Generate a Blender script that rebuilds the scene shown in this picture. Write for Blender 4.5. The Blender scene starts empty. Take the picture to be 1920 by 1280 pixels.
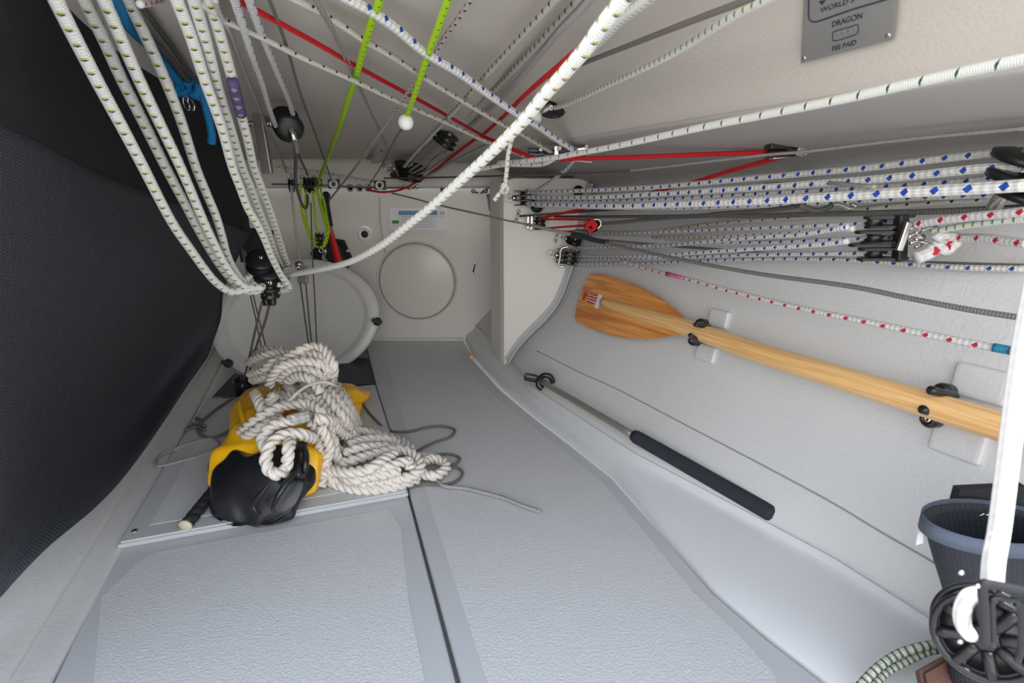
import bpy, bmesh, math, random
from mathutils import Vector, Matrix, Quaternion
from mathutils.bvhtree import BVHTree
random.seed(7)
S = bpy.context.scene
COL = S.collection
V = Vector
# ---------------------------------------------------------------- camera
FPX = 1000.0; CAMH = 0.5
PIT = math.atan(296/1000)
cp, sp = math.cos(PIT), math.sin(PIT)
FWD, UP, CAM = V((0, cp, -sp)), V((0, sp, cp)), V((0, 0, CAMH))
cd = bpy.data.cameras.new('camera'); co = bpy.data.objects.new('camera', cd); COL.objects.link(co)
cd.lens = 36*FPX/1920; cd.sensor_width = 36; cd.clip_start = .01
co.location = CAM; co.rotation_euler = (math.pi/2-PIT, 0, 0)
S.camera = co
cd.dof.use_dof = True; cd.dof.focus_distance = .9; cd.dof.aperture_fstop = 11
# ---------------------------------------------------------------- light and exposure
S.view_settings.view_transform = 'Standard'; S.view_settings.look = 'None'
S.view_settings.gamma = 1; S.view_settings.use_curve_mapping = False
S.view_settings.exposure = 0.56
w = bpy.data.worlds.new('sky'); S.world = w; w.use_nodes = True
nt = w.node_tree; bg = nt.nodes['Background']
tc = nt.nodes.new('ShaderNodeTexCoord'); sx = nt.nodes.new('ShaderNodeSeparateXYZ'); rp = nt.nodes.new('ShaderNodeValToRGB')
nt.links.new(tc.outputs['Generated'], sx.inputs[0])
mr = nt.nodes.new('ShaderNodeMapRange'); mr.inputs[1].default_value = -1; mr.inputs[2].default_value = 1
nt.links.new(sx.outputs[2], mr.inputs[0]); nt.links.new(mr.outputs[0], rp.inputs[0])
rp.color_ramp.elements[0].position = .40; rp.color_ramp.elements[0].color = (.40, .36, .32, 1)
rp.color_ramp.elements[1].position = 1.0; rp.color_ramp.elements[1].color = (.50, .60, .76, 1)
e = rp.color_ramp.elements.new(.49); e.color = (.55, .50, .45, 1)
e = rp.color_ramp.elements.new(.51); e.color = (1.75, 1.66, 1.53, 1)
e = rp.color_ramp.elements.new(.62); e.color = (1.42, 1.42, 1.40, 1)
e = rp.color_ramp.elements.new(.78); e.color = (.72, .80, .92, 1)
nt.links.new(rp.outputs[0], bg.inputs[0]); bg.inputs[1].default_value = 2.1
sl = bpy.data.lights.new('sun', 'SUN'); so = bpy.data.objects.new('sun', sl); COL.objects.link(so)
sl.energy = 3.0; sl.color = (1, .93, .82); sl.angle = math.radians(1.5)
so.rotation_euler = V((-.30, .05, -.95)).to_track_quat('-Z', 'Y').to_euler()
# ---------------------------------------------------------------- pixel rays to places
def ray(x, y): return V(((x-960)/FPX, 0, 0)) + UP*((640-y)/FPX) + FWD
def P(x, y, Y):
    d = ray(x, y); return CAM + d*(Y/d.y)
def PZ(x, y, z):
    d = ray(x, y); return CAM + d*((z-CAMH)/d.z)
def on(bvh, x, y, off=0):
    d = ray(x, y).normalized(); h = bvh.ray_cast(CAM, d)
    if h[0] is None: return P(x, y, 1.0), V((0, -1, 0))
    n = h[1]
    if n.dot(d) > 0: n = -n
    return h[0]+n*off, n
# ---------------------------------------------------------------- materials
def N(nt, t, **k):
    n = nt.nodes.new(t)
    for a, b in k.items(): setattr(n, a, b)
    return n
def math_(nt, op, a, b=None, c=None):
    n = nt.nodes.new('ShaderNodeMath'); n.operation = op
    for i, v in enumerate((a, b, c)):
        if v is None: continue
        if isinstance(v, (int, float)): n.inputs[i].default_value = v
        else: nt.links.new(v, n.inputs[i])
    return n.outputs[0]
def mixc(nt, f, a, b):
    n = nt.nodes.new('ShaderNodeMix'); n.data_type = 'RGBA'
    if isinstance(f, (int, float)): n.inputs[0].default_value = f
    else: nt.links.new(f, n.inputs[0])
    for i, v in ((6, a), (7, b)):
        if isinstance(v, tuple): n.inputs[i].default_value = (*v[:3], 1)
        else: nt.links.new(v, n.inputs[i])
    return n.outputs[2]
def newmat(name, rough=.5, metal=0):
    m = bpy.data.materials.new(name); m.use_nodes = True
    b = m.node_tree.nodes['Principled BSDF']
    b.inputs['Roughness'].default_value = rough; b.inputs['Metallic'].default_value = metal
    return m, m.node_tree, b
def mat(name, col, rough=.5, metal=0, var=.06, scale=30, bump=0, bscale=200, coat=0, scratch=0):
    """plain surface with mottled tone and optional fine relief"""
    m, nt, b = newmat(name, rough, metal)
    tc = N(nt, 'ShaderNodeTexCoord'); no = N(nt, 'ShaderNodeTexNoise')
    nt.links.new(tc.outputs['Object'], no.inputs['Vector']); no.inputs['Scale'].default_value = scale; no.inputs['Detail'].default_value = 5
    c = mixc(nt, no.outputs['Fac'], tuple(max(0, x*(1-var)) for x in col), tuple(x*(1+var) for x in col))
    nt.links.new(c, b.inputs['Base Color'])
    if coat: b.inputs['Coat Weight'].default_value = coat
    if bump:
        n2 = N(nt, 'ShaderNodeTexNoise'); nt.links.new(tc.outputs['Object'], n2.inputs['Vector'])
        n2.inputs['Scale'].default_value = bscale; n2.inputs['Detail'].default_value = 3
        if scratch: n2.inputs['Distortion'].default_value = scratch
        bp = N(nt, 'ShaderNodeBump'); bp.inputs['Strength'].default_value = bump; bp.inputs['Distance'].default_value = .001
        nt.links.new(n2.outputs['Fac'], bp.inputs['Height']); nt.links.new(bp.outputs[0], b.inputs['Normal'])
    return m
def rope_mat(name, base, c1=None, c2=None, per=2.2, nu=2, lv=.28, lu=.35, off=0.14, ph2=0., braid=4, bs=.5, pitch=.9, rough=.7, slant=0.0, gap=.75):
    m, nt, b = newmat(name, rough)
    uv = N(nt, 'ShaderNodeUVMap'); sx = N(nt, 'ShaderNodeSeparateXYZ'); nt.links.new(uv.outputs[0], sx.inputs[0])
    u, v = sx.outputs[0], sx.outputs[1]
    k = math_(nt, 'MULTIPLY', v, pitch*2*math.pi); uu = math_(nt, 'MULTIPLY', u, braid*2*math.pi)
    h = math_(nt, 'MULTIPLY', math_(nt, 'SINE', math_(nt, 'ADD', uu, k)), math_(nt, 'SINE', math_(nt, 'SUBTRACT', uu, k)))
    h1 = math_(nt, 'MULTIPLY_ADD', h, .5, .5)
    col = mixc(nt, h1, tuple(x*gap for x in base), base)
    def fl(col, c, off, ph):
        a = math_(nt, 'ABSOLUTE', math_(nt, 'SUBTRACT', math_(nt, 'FRACT', math_(nt, 'ADD', math_(nt, 'MULTIPLY', v, 1/per), math_(nt, 'MULTIPLY_ADD', u, slant, off))), .5))
        q = math_(nt, 'ABSOLUTE', math_(nt, 'SUBTRACT', math_(nt, 'FRACT', math_(nt, 'MULTIPLY_ADD', u, float(nu), ph)), .5))
        s = math_(nt, 'ADD', math_(nt, 'MULTIPLY', a, per/lv), math_(nt, 'MULTIPLY', q, 1/lu))
        return mixc(nt, math_(nt, 'LESS_THAN', s, 1.0), col, c)
    if c1: col = fl(col, c1, 0., 0.)
    if c2: col = fl(col, c2, off, ph2)
    nt.links.new(col, b.inputs['Base Color'])
    bp = N(nt, 'ShaderNodeBump'); bp.inputs['Strength'].default_value = bs; bp.inputs['Distance'].default_value = .0012
    nt.links.new(h1, bp.inputs['Height']); nt.links.new(bp.outputs[0], b.inputs['Normal'])
    return m
def weave_mat(name, dark, light, n=260, rough=.7, bs=.6):
    m, nt, b = newmat(name, rough)
    uv = N(nt, 'ShaderNodeUVMap'); sx = N(nt, 'ShaderNodeSeparateXYZ'); nt.links.new(uv.outputs[0], sx.inputs[0])
    a = math_(nt, 'SINE', math_(nt, 'MULTIPLY', sx.outputs[0], n*2*math.pi)); c = math_(nt, 'SINE', math_(nt, 'MULTIPLY', sx.outputs[1], n*2*math.pi))
    h = math_(nt, 'MAXIMUM', a, c); f = math_(nt, 'MULTIPLY_ADD', math_(nt, 'MULTIPLY', a, c), .5, .5)
    nt.links.new(mixc(nt, f, dark, light), b.inputs['Base Color'])
    bp = N(nt, 'ShaderNodeBump'); bp.inputs['Strength'].default_value = bs; bp.inputs['Distance'].default_value = .0006
    nt.links.new(h, bp.inputs['Height']); nt.links.new(bp.outputs[0], b.inputs['Normal'])
    return m
def wood_mat(name, c1, c2, scale=70, rough=.35, rings=1.0):
    m, nt, b = newmat(name, rough)
    uv = N(nt, 'ShaderNodeUVMap'); mp = N(nt, 'ShaderNodeMapping'); mp.inputs['Scale'].default_value = (1.2, scale, 1) if scale > 30 else (scale, .25, 1)
    nt.links.new(uv.outputs[0], mp.inputs[0])
    no = N(nt, 'ShaderNodeTexNoise'); nt.links.new(mp.outputs[0], no.inputs['Vector']); no.inputs['Scale'].default_value = rings
    no.inputs['Detail'].default_value = 6; no.inputs['Distortion'].default_value = .7
    r = N(nt, 'ShaderNodeValToRGB'); nt.links.new(no.outputs['Fac'], r.inputs[0])
    r.color_ramp.elements[0].position = .38; r.color_ramp.elements[0].color = (*c1, 1)
    r.color_ramp.elements[1].position = .60; r.color_ramp.elements[1].color = (*c2, 1)
    nt.links.new(r.outputs[0], b.inputs['Base Color']); b.inputs['Coat Weight'].default_value = .3
    return m
M = {}
M['hull'] = mat('hull_gelcoat', (.60, .60, .60), .42, bump=.7, bscale=90, scratch=1.6, var=.04, scale=6)
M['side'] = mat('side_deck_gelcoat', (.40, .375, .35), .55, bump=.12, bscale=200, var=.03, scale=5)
M['ledge'] = mat('ledge_gelcoat', (.62, .63, .65), .3, bump=.05, bscale=60, var=.03, scale=8)
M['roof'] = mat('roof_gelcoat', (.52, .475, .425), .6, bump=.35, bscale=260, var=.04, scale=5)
M['bulk'] = mat('bulkhead_gelcoat', (.66, .64, .60), .3, bump=.06, bscale=30, var=.02, scale=4)
M['lid'] = mat('lid_gelcoat', (.60, .595, .58), .35, bump=.04, bscale=30, var=.02)
M['floor'] = mat('sole_smooth', (.50, .51, .53), .35, bump=.06, bscale=90, var=.03, scale=6)
M['grip'] = mat('sole_nonskid', (.58, .585, .60), .55, bump=1.0, bscale=330, var=.10, scale=330)
M['groove'] = mat('groove_line', (.30, .29, .28), .5)
M['black'] = mat('black_plastic', (.012, .012, .013), .32, var=.2)
M['rubber'] = mat('black_rubber', (.02, .021, .024), .6, var=.3, bump=.3, bscale=500)
M['neo'] = mat('black_pvc', (.012, .0125, .015), .30, var=.3, bump=.15, bscale=60)
M['steel'] = mat('stainless_steel', (.62, .60, .57), .22, 1, var=.08)
M['plate'] = mat('brushed_plate', (.40, .39, .37), .38, .7, var=.05, scale=300)
M['white'] = mat('white_plastic', (.80, .79, .77), .35)
M['ink'] = mat('dark_blue_ink', (.02, .025, .05), .5)
M['red'] = rope_mat('red_webbing', (.62, .004, .010), braid=6, pitch=1.5, gap=.85, bs=.4)
M['redp'] = mat('red_plastic', (.60, .008, .008), .35)
M['yellow'] = mat('yellow_pvc', (.93, .50, .008), .38, bump=.25, bscale=45, var=.07)
M['tick'] = rope_mat('white_cover_green_tick', (.80, .80, .77), (.005, .05, .075), (.55, .50, .04), per=1.28, nu=3, lv=.115, lu=.36, off=.13, braid=8, pitch=2.0, bs=.5)
M['tickw'] = rope_mat('white_cover_green_pair', (.80, .80, .74), (.005, .05, .05), (.30, .42, .04), per=1.5, nu=2, lv=.13, lu=.33, off=.10, braid=8, pitch=2.2, slant=.3)
M['diag'] = rope_mat('white_sleeve_dark_slash', (.72, .72, .66), (.01, .05, .04), None, per=2.8, nu=2, lv=.14, lu=.42, braid=8, pitch=2.4, slant=.25)
M['bluef'] = rope_mat('white_braid_blue_fleck', (.80, .79, .76), (.006, .06, .38), None, per=2.4, nu=2, lv=.36, lu=.26, braid=4, pitch=.7, bs=.9, slant=.25)
M['bluet'] = rope_mat('thin_white_braid_blue_fleck', (.68, .67, .65), (.008, .05, .28), None, per=2.9, nu=2, lv=.42, lu=.29, braid=4, pitch=.7, bs=.8, slant=.25)
M['redf'] = rope_mat('white_braid_red_fleck', (.68, .66, .65), (.45, .006, .02), None, per=2.9, nu=2, lv=.42, lu=.26, braid=4, pitch=.7, bs=.7, slant=.25)
M['speck'] = rope_mat('cream_line_dark_speck', (.64, .61, .54), (.02, .025, .02), None, per=3.2, nu=2, lv=.30, lu=.20, braid=5, pitch=1.2, slant=.25)
M['dots'] = rope_mat('grey_line_black_dots', (.50, .48, .43), (.015, .015, .01), None, per=2.1, nu=2, lv=.32, lu=.30, braid=5, pitch=1.2)
M['rbdot'] = rope_mat('grey_line_red_black', (.52, .49, .47), (.42, .03, .03), (.01, .01, .03), per=3.2, nu=2, lv=.5, lu=.32, off=.5, ph2=.5, braid=4, pitch=1)
M['grey'] = rope_mat('grey_braid', (.20, .195, .185), None, None, braid=4, pitch=1.0, gap=.55, bs=.8)
M['greyl'] = rope_mat('light_grey_braid', (.46, .45, .42), None, None, braid=4, pitch=1.0, gap=.6, bs=.8)
M['strap'] = rope_mat('grey_strap', (.17, .155, .14), None, None, braid=4, pitch=1.0, gap=.8)
M['dark'] = rope_mat('dark_cord', (.10, .095, .09), None, None, braid=4, pitch=1.0, gap=.6)
M['wire'] = rope_mat('wire', (.30, .29, .27), None, None, braid=3, pitch=.5, rough=.35)
M['lime'] = rope_mat('lime_line', (.42, .72, .004), (.02, .04, .01), None, per=2.0, nu=3, lv=.2, lu=.22, braid=6, pitch=1.6, gap=.85)
M['blue'] = rope_mat('blue_line', (.008, .27, .62), None, None, braid=5, pitch=1.3, gap=.7, bs=.8)
M['whitew'] = rope_mat('plain_white_braid', (.84, .82, .78), None, None, braid=3, pitch=.6, bs=.9, gap=.9)
M['strand'] = mat('laid_rope_fibre', (.70, .65, .585), .42, var=.10, scale=160, bump=.5, bscale=420)
M['thinw'] = rope_mat('thin_cream_braid', (.62, .58, .50), None, None, braid=3, pitch=.8)
M['purple'] = rope_mat('purple_whipping', (.09, .06, .16), (.25, .22, .3), None, per=1.2, nu=3, braid=6, pitch=2)
M['mesh'] = weave_mat('black_mesh', (.003, .0035, .005), (.075, .082, .10), 130)
M['bandf'] = mat('black_cloth', (.008, .0085, .011), .75, bump=.4, bscale=300, var=.4, scale=40)
M['navy'] = weave_mat('navy_mesh', (.004, .005, .008), (.022, .026, .036), 70)
M['rim'] = mat('slate_binding', (.075, .095, .13), .7, bump=.6, bscale=400, var=.15, scale=100)
M['blade'] = wood_mat('cedar_blade', (.52, .17, .035), (.78, .36, .10), 34)
M['shaft'] = wood_mat('pine_shaft', (.68, .38, .14), (.80, .50, .22), 25)
M['alu'] = mat('matt_aluminium', (.33, .33, .29), .4, .6)
M['foam'] = mat('black_foam', (.018, .022, .03), .85, bump=.6, bscale=500)
M['brown'] = mat('brown_leather', (.10, .045, .03), .5, bump=.5, bscale=200, var=.3)
M['cream'] = mat('cut_rope_end', (.62, .55, .42), .8, bump=.6, bscale=600)
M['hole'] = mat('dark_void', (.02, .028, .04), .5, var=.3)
M['paper'] = mat('sticker_paper', (.72, .73, .75), .4)
M['pblue'] = mat('print_blue', (.10, .26, .42), .5)
M['pgreen'] = mat('print_green', (.04, .22, .05), .5)
M['pgrey'] = mat('print_grey', (.45, .47, .52), .5)
M['pred'] = mat('print_red', (.50, .03, .03), .5)
M['pink'] = rope_mat('pink_whipping', (.62, .18, .30), (.35, .02, .08), None, per=1.0, nu=3, braid=5, pitch=2)
M['bluew'] = rope_mat('teal_whipping', (.01, .20, .34), (.03, .05, .08), None, per=3, nu=2, braid=5, pitch=2)
M['greenc'] = rope_mat('green_white_cord', (.55, .56, .50), (.09, .12, .06), None, per=.8, nu=1, lv=.28, lu=.9, braid=4, pitch=1)
# ---------------------------------------------------------------- object helpers
def put(name, me, m, parent=None, smooth=True):
    o = bpy.data.objects.new(name, me); COL.objects.link(o)
    if m is not None: me.materials.append(m if not isinstance(m, str) else M[m])
    if smooth:
        for p in me.polygons: p.use_smooth = True
    if parent is not None: o.parent = parent; o.matrix_parent_inverse = Matrix.Translation(-parent.location)
    return o
def fromdata(name, vs, fs, m, parent=None, smooth=True, uvs=None):
    me = bpy.data.meshes.new(name); me.from_pydata([tuple(v) for v in vs], [], fs)
    if uvs:
        ul = me.uv_layers.new(name='UVMap'); k = 0
        for p in me.polygons:
            for vi in p.loop_indices: ul.data[vi].uv = uvs[k]; k += 1
    me.update()
    return put(name, me, m, parent, smooth)
def frombm(name, bm, m, parent=None, smooth=False):
    me = bpy.data.meshes.new(name); bmesh.ops.recalc_face_normals(bm, faces=bm.faces); bm.to_mesh(me); bm.free()
    return put(name, me, m, parent, smooth)
def tag(o, label, cat, group=None, kind=None):
    o['label'] = label
    if cat: o['category'] = cat
    if group: o['group'] = group
    if kind: o['kind'] = kind
    return o
def struct(o, label=None):
    o['kind'] = 'structure'
    if label: o['label'] = label
    return o
def thing(name, loc, label, cat, group=None):
    o = bpy.data.objects.new(name, None); COL.objects.link(o); o.location = loc; o.empty_display_size = .02
    return tag(o, label, cat, group)
def frame(zdir, xhint=V((0, 0, 1))):
    z = V(zdir).normalized(); h = V(xhint)
    if abs(z.dot(h.normalized())) > .98: h = V((1, 0, 0))
    x = (h - z*h.dot(z)).normalized(); y = z.cross(x)
    return Matrix((x, y, z)).transposed().to_4x4()
def cat(pts, n=8):
    """Catmull-Rom through points"""
    pts = [V(p) for p in pts]
    if len(pts) < 3: return [pts[0].lerp(pts[1], i/n) for i in range(n+1)]
    out = []; q = [2*pts[0]-pts[1]] + pts + [2*pts[-1]-pts[-2]]
    for i in range(1, len(q)-2):
        a, b, c, d = q[i-1:i+3]
        for k in range(n):
            t = k/n; out.append(.5*((2*b)+(c-a)*t+(2*a-5*b+4*c-d)*t*t+(3*b-a-3*c+d)*t**3))
    out.append(pts[-1]); return out
def sweep(pts, r, sides=10, lobes=0, pitch=None, depth=.22, flat=1.0, rfun=None):
    """tube data along points: verts, faces, uvs (v in diameters)"""
    n = len(pts); vs = []; fs = []; L = [0]
    for i in range(1, n): L.append(L[-1]+(pts[i]-pts[i-1]).length)
    t0 = (pts[1]-pts[0]).normalized(); a = V((0, 0, 1)) if abs(t0.z) < .9 else V((1, 0, 0))
    nx = (a-t0*a.dot(t0)).normalized()
    for i in range(n):
        t = (pts[min(i+1, n-1)]-pts[max(i-1, 0)])
        t = t.normalized() if t.length > 1e-9 else t0
        nx = (nx-t*nx.dot(t))
        nx = nx.normalized() if nx.length > 1e-6 else (V((1, 0, 0))-t*t.x).normalized()
        ny = t.cross(nx); R = r if rfun is None else r*rfun(L[i]/max(L[-1], 1e-9))
        for k in range(sides):
            th = 2*math.pi*k/sides; rr = R
            if lobes:
                rr = R*(1-depth+depth*abs(math.sin(lobes*.5*th))**.6); th += 2*math.pi*L[i]/pitch
            vs.append(pts[i]+nx*(rr*math.cos(th))+ny*(rr*math.sin(th)*flat))
    uvs = []
    for i in range(n-1):
        for k in range(sides):
            k2 = (k+1) % sides
            fs.append((i*sides+k, i*sides+k2, (i+1)*sides+k2, (i+1)*sides+k))
            u0, u1 = k/sides, (k+1)/sides; v0, v1 = L[i]/(2*r), L[i+1]/(2*r)
            uvs += [(u0, v0), (u1, v0), (u1, v1), (u0, v1)]
    for e, (base, rev) in enumerate(((0, True), ((n-1)*sides, False))):
        f = [base+k for k in range(sides)]
        if rev: f.reverse()
        fs.append(tuple(f)); uvs += [(0, 0)]*sides
    return vs, fs, uvs
def merge(parts):
    VS, FS, US = [], [], []
    for vs, fs, us in parts:
        o = len(VS); VS += vs; FS += [tuple(i+o for i in f) for f in fs]; US += us
    return VS, FS, US
def tube(name, pts, r, m, parent=None, sides=10, n=8, **k):
    vs, fs, us = sweep(cat(pts, n), r, sides, **k)
    return fromdata(name, vs, fs, m, parent, True, us)
def pix(s): return [tuple(float(c) for c in q.split(',')) for q in s.split()]
def path(s, Y0, Y1):
    """pixel path; depth runs from Y0 to Y1 in perspective, or is given per point as x,y,Y"""
    q = pix(s)
    if len(q[0]) == 3: return [P(*a) for a in q]
    L = [0]
    for i in range(1, len(q)): L.append(L[-1]+math.dist(q[i], q[i-1]))
    return [P(a[0], a[1], 1/((1-l/L[-1])/Y0+(l/L[-1])/Y1)) for a, l in zip(q, L)]
def rope(m, r, Y0, Y1, s, label, group=None, name='rope', cat_='rope', sides=10, **k):
    o = tube(name, path(s, Y0, Y1), r, m, None, sides, **k)
    return tag(o, label, cat_, group)
def box(name, c, size, rot, m, parent=None, bev=.15, seg=2):
    bm = bmesh.new(); bmesh.ops.create_cube(bm, size=1)
    for v in bm.verts: v.co = V((v.co.x*size[0], v.co.y*size[1], v.co.z*size[2]))
    if bev: bmesh.ops.bevel(bm, geom=bm.edges[:], offset=min(size)*bev, segments=seg, affect='EDGES', profile=.6)
    Mx = Matrix.Translation(c) @ rot.to_4x4(); bmesh.ops.transform(bm, matrix=Mx, verts=bm.verts)
    return frombm(name, bm, m, parent)
def lathe(name, prof, c, axis, m, parent=None, seg=24, close=True):
    """prof: list of (radius, height) along axis"""
    R = frame(axis); vs, fs = [], []
    for r, h in prof:
        for k in range(seg):
            a = 2*math.pi*k/seg; vs.append(V(c)+R.to_3x3() @ V((r*math.cos(a), r*math.sin(a), h)))
    for i in range(len(prof)-1):
        for k in range(seg):
            k2 = (k+1) % seg; fs.append((i*seg+k, i*seg+k2, (i+1)*seg+k2, (i+1)*seg+k))
    if close:
        fs.append(tuple(reversed(range(seg)))); fs.append(tuple((len(prof)-1)*seg+k for k in range(seg)))
    bm = bmesh.new(); me = bpy.data.meshes.new('t'); me.from_pydata([tuple(v) for v in vs], [], fs); bm.from_mesh(me); bpy.data.meshes.remove(me)
    bmesh.ops.remove_doubles(bm, verts=bm.verts, dist=1e-6)
    o = frombm(name, bm, m, parent, True)
    return o
def prism(name, poly, th, Mx, m, parent=None, bev=0, smooth=False):
    """2D outline extruded by th along local z, bevelled, placed by matrix"""
    bm = bmesh.new(); vs = [bm.verts.new((x, y, 0)) for x, y in poly]; f = bm.faces.new(vs)
    g = bmesh.ops.extrude_face_region(bm, geom=[f]); vv = [e for e in g['geom'] if isinstance(e, bmesh.types.BMVert)]
    bmesh.ops.translate(bm, vec=(0, 0, th), verts=vv)
    if bev:
        ed = [e for e in bm.edges if len(e.link_faces) == 2 and abs(e.verts[0].co.z-e.verts[1].co.z) < 1e-7]
        bmesh.ops.bevel(bm, geom=ed, offset=bev, segments=2, affect='EDGES')
    bmesh.ops.transform(bm, matrix=Mx, verts=bm.verts)
    return frombm(name, bm, m, parent, smooth)
def stadium(a, b, n=10):
    """rounded outline, half length a, half width b"""
    q = [(a-b+b*math.sin(math.pi*i/n), -b*math.cos(math.pi*i/n)) for i in range(n+1)]
    return q+[(-x, -y) for x, y in q]
def screw(c, axis, r, parent, name='screw'):
    return lathe(name, [(r, 0), (r, r*.25), (r*.7, r*.6), (r*.25, r*.65), (r*.2, r*.4)], c, axis, 'steel', parent, 12)
def pulley(c, R, axis, along, label, n=1, w=.34, cheek='black', sheave='black', head=True, group=None, name='pulley_block', tail=1.35):
    """block: n grooved sheaves between cheeks, axle, steel head toward `along`"""
    c = V(c); ax = V(axis).normalized(); al = V(along); al = (al-ax*al.dot(ax)).normalized()
    t = thing(name, c, label, 'pulley', group); W = R*w*2
    tot = n*W
    for i in range(n):
        cc = c+ax*((i-(n-1)/2)*W)
        lathe('sheave', [(R*.2, -W*.36), (R*.9, -W*.38), (R*.92, -W*.3), (R*.68, 0), (R*.92, W*.3), (R*.9, W*.38), (R*.2, W*.36)], cc, ax, sheave, t, 28)
    x = al; y = ax.cross(al)
    for i in range(n+1):
        cc = c+ax*((i-n/2)*W - R*.05)+al*(R*.22)
        Mx = Matrix.Translation(cc) @ Matrix((x, y, ax)).transposed().to_4x4()
        prism('cheek', stadium(R*tail, R*.80), R*.10, Mx, cheek, t, R*.04)
    lathe('axle', [(R*.16, -tot*.5-R*.16), (R*.22, -tot*.5-R*.08), (R*.22, tot*.5+R*.1), (R*.14, tot*.5+R*.18)], c, ax, 'steel', t, 14)
    if head:
        k = c+al*R*(tail+.18)
        lathe('swivel', [(R*.26, -R*.3), (R*.33, -R*.1), (R*.33, R*.15), (R*.18, R*.3)], k, al, 'steel', t, 14)
        ring = [k+al*(R*.55+R*.38*math.sin(a))+ax*(R*.32*math.cos(a)) for a in [2*math.pi*j/12 for j in range(13)]]
        tube('shackle', ring, R*.09, 'steel', t, 8, 2)
    return t
def eyestrap(c, n, along, L, label, m='steel', name='eye_strap'):
    c = V(c); n = V(n).normalized(); a = V(along); a = (a-n*a.dot(n)).normalized()
    t = thing(name, c, label, 'fitting')
    tube('loop', [c-a*L*.5, c-a*L*.4+n*L*.15, c-a*L*.18+n*L*.4, c+a*L*.18+n*L*.4, c+a*L*.4+n*L*.15, c+a*L*.5], L*.09, m, t, 8, 4)
    for s in (-1, 1):
        lathe('foot', [(L*.2, 0), (L*.2, L*.07), (L*.1, L*.13)], c+a*s*L*.52, n, m, t, 12)
    return t
# ================================================================ THE BOAT SHELL
def zroof(Y): return .565+(1.62-Y)*.09
def interp(tab, Y):
    tab = sorted(tab)
    if Y <= tab[0][0]: a, b = tab[0], tab[1]
    elif Y >= tab[-1][0]: a, b = tab[-2], tab[-1]
    else:
        for i in range(len(tab)-1):
            if tab[i][0] <= Y <= tab[i+1][0]: a, b = tab[i], tab[i+1]; break
    return a[1]+(b[1]-a[1])*(Y-a[0])/(b[0]-a[0])
def tabz(s, z): return [(PZ(x, y, z).y, PZ(x, y, z).x) for x, y in pix(s)]
Ft = tabz('872,638 885,666 940,725 1000,776 1075,833 1150,892 1230,983 1340,1110 1440,1195 1550,1280', 0)+[(.2, .43), (-.6, .62)]
Gt = tabz('1000,728 1190,852 1400,962 1560,1047 1770,1180', .05)+[(1.35, -.012), (1.72, -.125), (.2, .52), (-.6, .70)]
St = tabz('1005,657 1160,731 1292,800 1430,872 1560,942 1733,1044', .11)+[(1.72, -.07), (.2, .555), (-.6, .73)]
Tt = [(1.72, .04), (1.35, .19), (.95, .358), (.566, .512), (.2, .63), (-.6, .80)]
Kt = [(1.6, -.16), (1.45, -.10), (.95, .098), (.377, .328), (.1, .42), (-.2, .5)]
def zT(Y): return .5+(1.35-Y)*.045 if Y < 1.35 else .5
def hullsec(Y):
    G, S_, T = interp(Gt, Y), interp(St, Y), interp(Tt, Y)
    return [(G, .05), (S_, .11), (S_+(T-S_)*.5, .2), (S_+(T-S_)*.74, .3), (S_+(T-S_)*.88, .4), (T, zT(Y))]
BY = 1.708
ys = [-.6+ (BY+.01+.6)*i/90 for i in range(91)]
# right hull wall
rows = []
for Y in ys:
    rows.append([V((a.x, Y, a.y)) for a in cat([V((x, z, 0)) for x, z in hullsec(Y)], 5)])
def gridobj(name, rows, m, parent=None, smooth=True, uvscale=1):
    vs = [v for r in rows for v in r]; nc = len(rows[0]); fs = []; us = []
    for i in range(len(rows)-1):
        for j in range(nc-1):
            fs.append((i*nc+j, i*nc+j+1, (i+1)*nc+j+1, (i+1)*nc+j))
            for a, b in ((i, j), (i, j+1), (i+1, j+1), (i+1, j)): us.append((a/(len(rows)-1)*uvscale, b/(nc-1)*uvscale))
    return fromdata(name, vs, fs, m, parent, smooth, us)
def thicken(o, t, off=-1):
    md = o.modifiers.new('thickness', 'SOLIDIFY'); md.thickness = t; md.offset = off; return o
hull = struct(gridobj('wall_right', rows, 'hull'), 'pale textured hull side')
def bvh_of(o): return BVHTree.FromPolygons([v.co for v in o.data.vertices], [tuple(p.vertices) for p in o.data.polygons])
HB = bvh_of(hull)
thicken(hull, .012, -1)
# ledge between floor and hull
rows = []
for Y in ys:
    F, G = interp(Ft, Y), interp(Gt, Y); d = G-F
    rows.append([V((a.x, Y, a.y)) for a in cat([V((F, -.004, 0)), V((F+.003, .006, 0)), V((F+d*.25, .020, 0)), V((F+d*.7, .033, 0)), V((G-.004, .040, 0)), V((G, .052, 0))], 4)])
ledge = struct(gridobj('trim_1', rows, 'ledge'), 'glossy white ledge along the floor edge')
# fine joint line on the hull
pts = [on(HB, x, y, .0006)[0] for x, y in pix('1008,658 1085,697 1160,731 1292,800 1430,872 1560,942 1640,990 1733,1044 1790,1078')]
struct(tube('trim_2', pts, .0011, 'groove', None, 6, 4), 'fine joint line along the hull side')
# left hull
def XL(Y): return -.482-.35*(Y-.433)
rows = []
for Y in ys:
    x = XL(Y)
    rows.append([V((a.x, Y, a.y)) for a in cat([V((x+.001, -.004, 0)), V((x-.004, .004, 0)), V((x-.035, .010, 0)), V((x-.04, .018, 0)), V((x-.11, .045, 0)), V((x-.2, .16, 0)), V((x-.26, .35, 0)), V((x-.29, .60, 0))], 4)])
lw = struct(gridobj('wall_left', rows, 'hull'), 'grey hull side on the left behind the net')
thicken(lw, .01, 1)
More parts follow.
